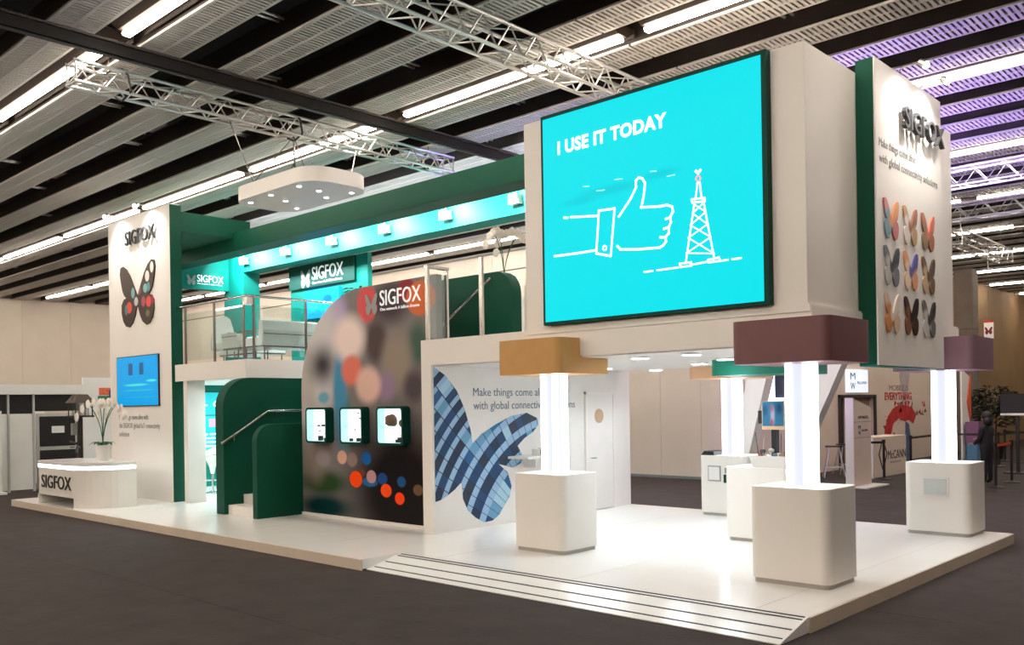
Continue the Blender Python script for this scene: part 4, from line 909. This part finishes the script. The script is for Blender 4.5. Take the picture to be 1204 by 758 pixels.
text('lettering', 'W', lb, navy, (-11.05, 26.58, 2.36), (0, 1, 0), .36, .22, .004, n=(1, 0, 0))
text('lettering', 'McCANN', lb, navy, (-11.05, 27.1, 2.52), (0, 1, 0), .68, .1, .004, n=(1, 0, 0))
wsn = empty('wall_screen', (-11.1, 22.3, 2.1), 'dark wall screen in a glowing white frame behind the monitor', 'screen')
MB().box(-11.15, 21.75, 2.12, -11.08, 23.1, 3.0).build('screen', mat('dark_blue_screen', (60, 66, 92), .3), wsn)
for y0, y1, z0, z1 in ((21.6, 21.76, 2.1, 3.0), (22.5, 22.72, 2.1, 2.62), (21.55, 23.1, 2.06, 2.13)): MB().box(-11.12, y0, z0, -11.04, y1, z1).build('glowing_frame', led_soft, wsn)
# slanted white frame
sf = empty('slanted_frame', (-8.4, 16, 0), 'white slanted board frame of the neighbouring stand behind the pavilion', 'frame')
MB().add([(-9.35, 16, 0), (-8.95, 16, 0), (-8.0, 16, 3.6), (-8.4, 16, 3.6), (-9.35, 16.3, 0), (-8.95, 16.3, 0), (-8.0, 16.3, 3.6), (-8.4, 16.3, 3.6)], [(3, 2, 1, 0), (4, 5, 6, 7), (0, 1, 5, 4), (1, 2, 6, 5), (2, 3, 7, 6), (3, 0, 4, 7)]).build('leaning_board', white2, sf)
MB().add([(-8.56, 16.32, 0), (-8.21, 16.32, 0), (-6.53, 16.32, 3.6), (-6.95, 16.32, 3.6), (-8.56, 16.6, 0), (-8.21, 16.6, 0), (-6.53, 16.6, 3.6), (-6.95, 16.6, 3.6)], [(3, 2, 1, 0), (4, 5, 6, 7), (0, 1, 5, 4), (1, 2, 6, 5), (2, 3, 7, 6), (3, 0, 4, 7)]).build('leaning_board', white2, sf)
MB().box(-8.45, 16, 3.6, -6.4, 16.6, 3.8).build('top_board', white2, sf)
# unseen purple flood lights, added here to tint the ceiling violet
for k, x in enumerate((-7.9, -6.5)):
    f_ = empty('added_purple_flood', (x, 16.15, 3.8), ('unseen purple flood light added on the slanted frame, over the leaning board', 'unseen purple flood light added on the slanted frame, over the flatter board')[k], 'flood light')
    MB().box(x-.15, 16.05, 3.8, x+.15, 16.28, 3.95).build('housing', black, f_)
    MB().box(x-.13, 16.07, 3.95, x+.13, 16.26, 3.96).build('lens', mat('added_violet_led', (150, 110, 255), .4, emit=3., ecol=(.45, .3, 1)), f_)
    lamp('added_violet_up', 'SPOT', (x, 16.16, 4.02), 750, (.42, .28, 1), f_, .1, (x+1.0, 15.6, 7.2), 172, .5)
lamp('added_violet_wall', 'SPOT', (-8.2, 17.2, 3.3), 170, (.5, .3, 1), sf, .1, (-11, 22.5, 1), 50, .6)  # bare violet spot without a fixture, added to tint the back wall
# totem
tt = empty('totem_sign', (-8.5, 21, 0), 'white slanted-top totem sign on the carpet before the door', 'sign')
MB().prism([(20.72, .03), (21.75, .03), (21.75, 1.86), (20.72, 2.08)], -8.74, -8.56, 'x').build('body', skin, tt)
MB().box(-8.75, 20.70, .03, -8.55, 20.72, 2.09).build('white_edge', white2, tt)  # plain white strip along one edge of the body
MB().box(-8.95, 20.6, 0, -8.2, 21.9, .03).build('base', white2, tt)
text('lettering', 'APPOINTED', tt, ink, (-8.56, 20.98, 1.60), (0, 1, 0), .62, .07, .004, n=(1, 0, 0))
text('lettering', 'M', tt, ink, (-8.56, 21.0, 1.35), (0, 1, 0), .14, .1, .004, n=(1, 0, 0))
text('lettering', 'W', tt, ink, (-8.56, 21.0, 1.22), (0, 1, 0), .14, .1, .004, n=(1, 0, 0))
text('lettering', 'McCANN', tt, ink, (-8.56, 21.2, 1.3), (0, 1, 0), .34, .05, .004, n=(1, 0, 0))
for z in (1.15, 1.52): MB().box(-8.562, 20.72, z, -8.556, 21.75, z+.012).build('groove', greyl, tt)
# counter
mc = empty('exhibitor_counter', (-9.1, 24.7, 0), 'beige counter with McCANN lettering behind the barrier post', 'counter')
MB().box(-9.75, 23.45, 0, -9.18, 25.8, 1.06).build('body', skin, mc, bevel=.01)
MB().box(-9.76, 23.43, 0, -9.17, 23.45, 1.07).build('white_edge', white2, mc)  # plain white strip on the end of the counter
text('lettering', 'McCANN', mc, ink, (-9.18, 24.45, .45), (0, 1, 0), 1.3, .24, .005, n=(1, 0, 0))
text('tagline', 'WORLDGROUP', mc, greyl, (-9.18, 24.6, .33), (0, 1, 0), .8, .06, .004, n=(1, 0, 0))
for pts in ([(24.05, .98), (23.8, .6), (24.05, .2)], [(24.1, .98), (24.35, .6), (24.1, .2)]):
    o_ = MB()
    for (a_, b_), (c_, d_) in zip(pts[:-1], pts[1:]): o_.prism([(a_, b_), (c_, d_), (c_+.06, d_), (a_+.06, b_)], -9.18, -9.174, 'x')
    o_.build('logo_mark', ink, mc)
# stools
def bar_stool(label, x, y, rz):
    e = empty('bar_stool', (0, 0, 0), label, 'stool', 'bar stools by the beige wall')
    MB().prism(rrect(-.22, -.15, .22, .15, .06, 4), .80, .83, 'z').build('seat', black, e)
    for dx, dy in ((-1, -1), (1, -1), (-1, 1), (1, 1)): MB().tube((dx*.12, dy*.08, .8), (dx*.27, dy*.22, 0), .015, 6).build('leg', alu, e)
    MB().path([(-.22, -.17, .26), (.22, -.17, .26)], .012, 6).path([(-.22, .17, .26), (.22, .17, .26)], .012, 6).build('footrest', alu, e)
    e.location = (x, y, 0); e.rotation_euler.z = rz
bar_stool('steel bar stool with dark seat, nearer to the lit column', -10.2, 23.4, .5)
bar_stool('steel bar stool with dark seat, nearer to the door', -10.4, 24.6, .9)
# queue barriers
def barrier(label, x, y, belt=None, bcol=None):
    e = empty('queue_barrier', (x, y, 0), label, 'barrier post', 'belt barrier posts')
    MB().lathe(x, y, [(.19, 0), (.19, .015), (.05, .05), (.035, .06)], 16).build('base', black, e)
    MB().tube((x, y, .05), (x, y, .97), .032, 10).build('post', black, e, smooth=True)
    MB().tube((x, y, .93), (x, y, 1.02), .042, 10).build('belt_head', black, e, smooth=True)
    if belt:
        bx_, by_ = belt; d = Vector((bx_-x, by_-y, 0)).normalized(); s_ = Vector((-d.y, d.x, 0))*.006
        p = Vector((x, y, .92)); q = Vector((bx_, by_, .92))
        MB().add([p-s_, q-s_, q+s_, p+s_, p-s_+up*.06, q-s_+up*.06, q+s_+up*.06, p+s_+up*.06], [(3, 2, 1, 0), (4, 5, 6, 7), (0, 1, 5, 4), (1, 2, 6, 5), (2, 3, 7, 6), (3, 0, 4, 7)]).build('belt', bcol or black, e)
redb = mat('orange_belt', (230, 84, 48), .6)
barrier('black belt barrier post in front of the beige counter', -8.85, 23.3, (-9.35, 22.9))
barrier('black belt barrier post right beside the standing person', -6.05, 22.55, (-6.1, 24.0), redb)
barrier('black belt barrier post at the far end of the orange belt', -6.1, 24.05)
barrier('black belt barrier post behind the person with a long belt', -7.8, 29.4, (-7.8, 31.3))
barrier('black belt barrier post at the right edge under the dark screen', -7.8, 31.4, (-6.3, 31.6))
barrier('black belt barrier post before the purple box', -9.3, 29.2, (-7.8, 29.4))
barrier('black belt barrier post half hidden by the mauve-capped column', -9.2, 26.2, (-9.3, 29.2))
barrier('black belt barrier post near the potted tree', -8.3, 32.0, (-7.8, 31.6))
# dark screen on stand, tree, coloured shards
ds = empty('stand_screen', (-6.6, 27, 0), 'wide dark screen on a black stand at the right edge', 'screen')
MB().box(-7.1, 27, 1.62, -5.4, 27.08, 2.14).build('screen', black, ds)
MB().box(-7.1, 26.98, 1.56, -5.4, 27.06, 1.62).build('lower_trim', wpan, ds)
for x in (-6.7, -5.7): MB().box(x-.04, 27.02, 0, x+.04, 27.1, 1.7).build('leg', black, ds)
MB().box(-7.0, 26.8, 0, -5.4, 27.3, .03).build('base', black, ds)
MB().box(-6.35, 27.1, 1.25, -6.05, 27.12, 1.45).build('notice', mat('red_sign'), ds)
tre = empty('potted_tree', (-8.9, 33.2, 0), 'dark leafy potted tree behind the queue barriers', 'tree')
MB().lathe(-8.9, 33.2, [(.22, 0), (.3, .5), (.26, .5), (.25, .45)], 14).build('pot', black, tre)
MB().tube((-8.9, 33.2, .45), (-8.85, 33.2, 1.5), .035, 8, .02).build('trunk', darkm, tre)
fl = MB()
for k in range(1000):
    a_ = random.uniform(0, 6.283); b_ = random.uniform(-1, 1); rr = .75*random.random()**.4
    c_ = math.sqrt(1-b_*b_)
    leaf(fl, (-8.9+rr*c_*math.cos(a_), 33.2+rr*c_*math.sin(a_), 1.75+rr*b_*.95), (math.cos(a_), math.sin(a_), random.uniform(-.3, .8)), .22, .08)
fl.build('foliage', mat('dark_olive_leaf', (44, 50, 36), .7, var=.3, scale=9), tre, kind='stuff')  # leaves in a dark olive tone
osr = empty('orange_shard_panel', (-9, 31, 0), 'pointed orange panel standing on a white board beside the mauve column', 'panel')
MB().prism([(30.62, 1.95), (30.95, 2.78), (30.95, 1.5), (30.85, 1.42)], -9.02, -8.98, 'x').build('shard', mat('orange_panel', (222, 96, 58), .6), osr)
MB().prism([(30.2, .0), (30.9, .0), (30.9, 2.75), (30.2, 2.95)], -9.08, -9.02, 'x').build('board', wpan, osr)
pb = empty('purple_display_box', (-8.9, 30.2, 0), 'low purple display box beside the orange panel', 'box')
MB().box(-8.97, 30.3, .65, -8.6, 30.95, 1.3).build('upper_box', mat('plum_panel', (136, 92, 130), .6), pb)
MB().box(-8.95, 30.32, 0, -8.65, 30.9, .65).build('lower_box', mat('blue_panel', (90, 140, 180), .6), pb)
hsn = empty('hanging_sign', (-9.2, 34, 4.1), 'small white hanging sign with red emblem in the far hall', 'sign')
MB().box(-9.42, 34, 4.08, -9.12, 34.03, 4.7).build('board', wpan, hsn)
MB().box(-9.43, 33.99, 4.64, -9.11, 34.0, 4.72).build('header', mat('red_sign'), hsn)
MB().prism(bfly(-9.27, 4.36, .24, .26), 33.98, 34.0, 'y').build('emblem', mat('dark_red_print'), hsn)
MB().tube((-9.27, 34.015, 4.7), (-9.27, 34.015, 6.9), .008, 5).build('wire', chrome, hsn)

# =================================================================== PERSON
def skin_mesh(name, verts, edges, radii, m, parent, loc, rz, sub=1):
    me = bpy.data.meshes.new(name); me.from_pydata(verts, edges, []); ob = bpy.data.objects.new(name, me); C.objects.link(ob)
    sk = ob.modifiers.new('skin', 'SKIN'); ss = ob.modifiers.new('sub', 'SUBSURF'); ss.levels = sub; ss.render_levels = sub
    for i, r_ in enumerate(radii):
        me.skin_vertices[0].data[i].radius = (r_, r_) if not isinstance(r_, tuple) else r_
    me.skin_vertices[0].data[0].use_root = True
    bpy.context.view_layer.update()
    me2 = bpy.data.meshes.new_from_object(ob.evaluated_get(bpy.context.evaluated_depsgraph_get()))
    bpy.data.objects.remove(ob)
    me2.materials.clear(); me2.materials.append(m)
    me2.polygons.foreach_set('use_smooth', [True]*len(me2.polygons))
    o = bpy.data.objects.new(name, me2); C.objects.link(o)
    if parent: o.parent = parent
    return o
pe = empty('person', (-6.45, 23.35, 0), 'person with dark bobbed hair in a black coat standing by the queue barriers', 'person')
cloth = mat('black_coat', (26, 25, 30), .8, var=.2, scale=8)
V = [(0, 0, .86), (0, 0, 1.0), (0, .0, 1.2), (0, 0, 1.34), (0, 0, 1.42), (0, 0, 1.47),      # pelvis..neck
     (0, .16, 1.33), (.04, .2, 1.08), (.2, .14, .96), (.26, .11, .95),                       # one arm, forearm forward
     (0, -.16, 1.33), (.05, -.2, 1.08), (.24, -.14, 1.06), (.3, -.12, 1.07),
     (0, .09, .80), (.01, .09, .45), (-.01, .09, .09), (.12, .1, .04),
     (0, -.09, .80), (-.01, -.09, .45), (-.03, -.09, .09), (.1, -.1, .04)]
E_ = [(0, 1), (1, 2), (2, 3), (3, 4), (4, 5), (3, 6), (6, 7), (7, 8), (8, 9), (3, 10), (10, 11), (11, 12), (12, 13), (0, 14), (14, 15), (15, 16), (16, 17), (0, 18), (18, 19), (19, 20), (20, 21)]
R_ = [(.15, .17), (.15, .15), (.14, .17), (.10, .15), .06, .05, .07, .055, .042, .036, .07, .055, .042, .036, .095, .07, .052, .04, .095, .07, .052, .04]
skin_mesh('body', V, E_, R_, cloth, pe, None, 0)
fleshm = mat('light_skin', (206, 160, 134), .6, var=.05, scale=10)
hdm = MB().ball((.02, 0, 1.57), .1, .95, .82, 1.15, 14, 10)
hdm.ball((.115, 0, 1.56), .018, 1, .8, 1.2, 6, 5)                    # nose
hdm.tube((0, 0, 1.42), (.005, 0, 1.52), .05, 10)
hd_ = MB(); hd_.v, hd_.f = [(x-6.45, y+23.35, z) for x, y, z in hdm.v], hdm.f
hd_.build('head', fleshm, pe, smooth=True)
for s_ in (-1, 1):
    ey = MB().ball((-6.45+.10, 23.35+s_*.035, 1.585), .011, .6, 1, .8, 6, 4).build('eye', ink, pe)
MB().ball((-6.45+.103, 23.35, 1.515), .02, .4, 1.1, .35, 8, 4).build('mouth', mat('lip_red', (160, 90, 84), .6), pe)
hr = MB().ball((-6.45-.015, 23.35, 1.61), .125, .95, .95, 1.0, 14, 8)
hr.ball((-6.45-.05, 23.35, 1.50), .125, .8, 1.1, 1.05, 12, 8)
hr.build('hair', mat('black_hair', (24, 20, 20), .55, var=.2, scale=30), pe, smooth=True)
for s_, (hx, hy, hz) in ((1, (.26, .11, .95)), (-1, (.3, -.12, 1.07))):
    vv = [(hx, hy, hz), (hx+.05, hy, hz)]; ee = [(0, 1)]; rr = [.03, (.036, .022)]
    for k in range(4):
        b_ = len(vv); oy = (k-1.5)*.02; l_ = (.06, .07, .065, .05)[k]
        vv += [(hx+.08, hy+oy, hz), (hx+.08+l_*.6, hy+oy, hz-.012), (hx+.08+l_*.9, hy+oy, hz-.04)]; ee += [(1, b_), (b_, b_+1), (b_+1, b_+2)]; rr += [.010, .009, .008]
    b_ = len(vv); vv += [(hx+.03, hy-s_*.035, hz+.005), (hx+.07, hy-s_*.05, hz-.01)]; ee += [(0, b_), (b_, b_+1)]; rr += [.011, .009]
    skin_mesh('hand', vv, ee, rr, fleshm, pe, None, 0)
pe.rotation_euler.z = math.radians(160)
for o in pe.children:                       # head pieces were modelled in place, hands and body at the origin
    pass
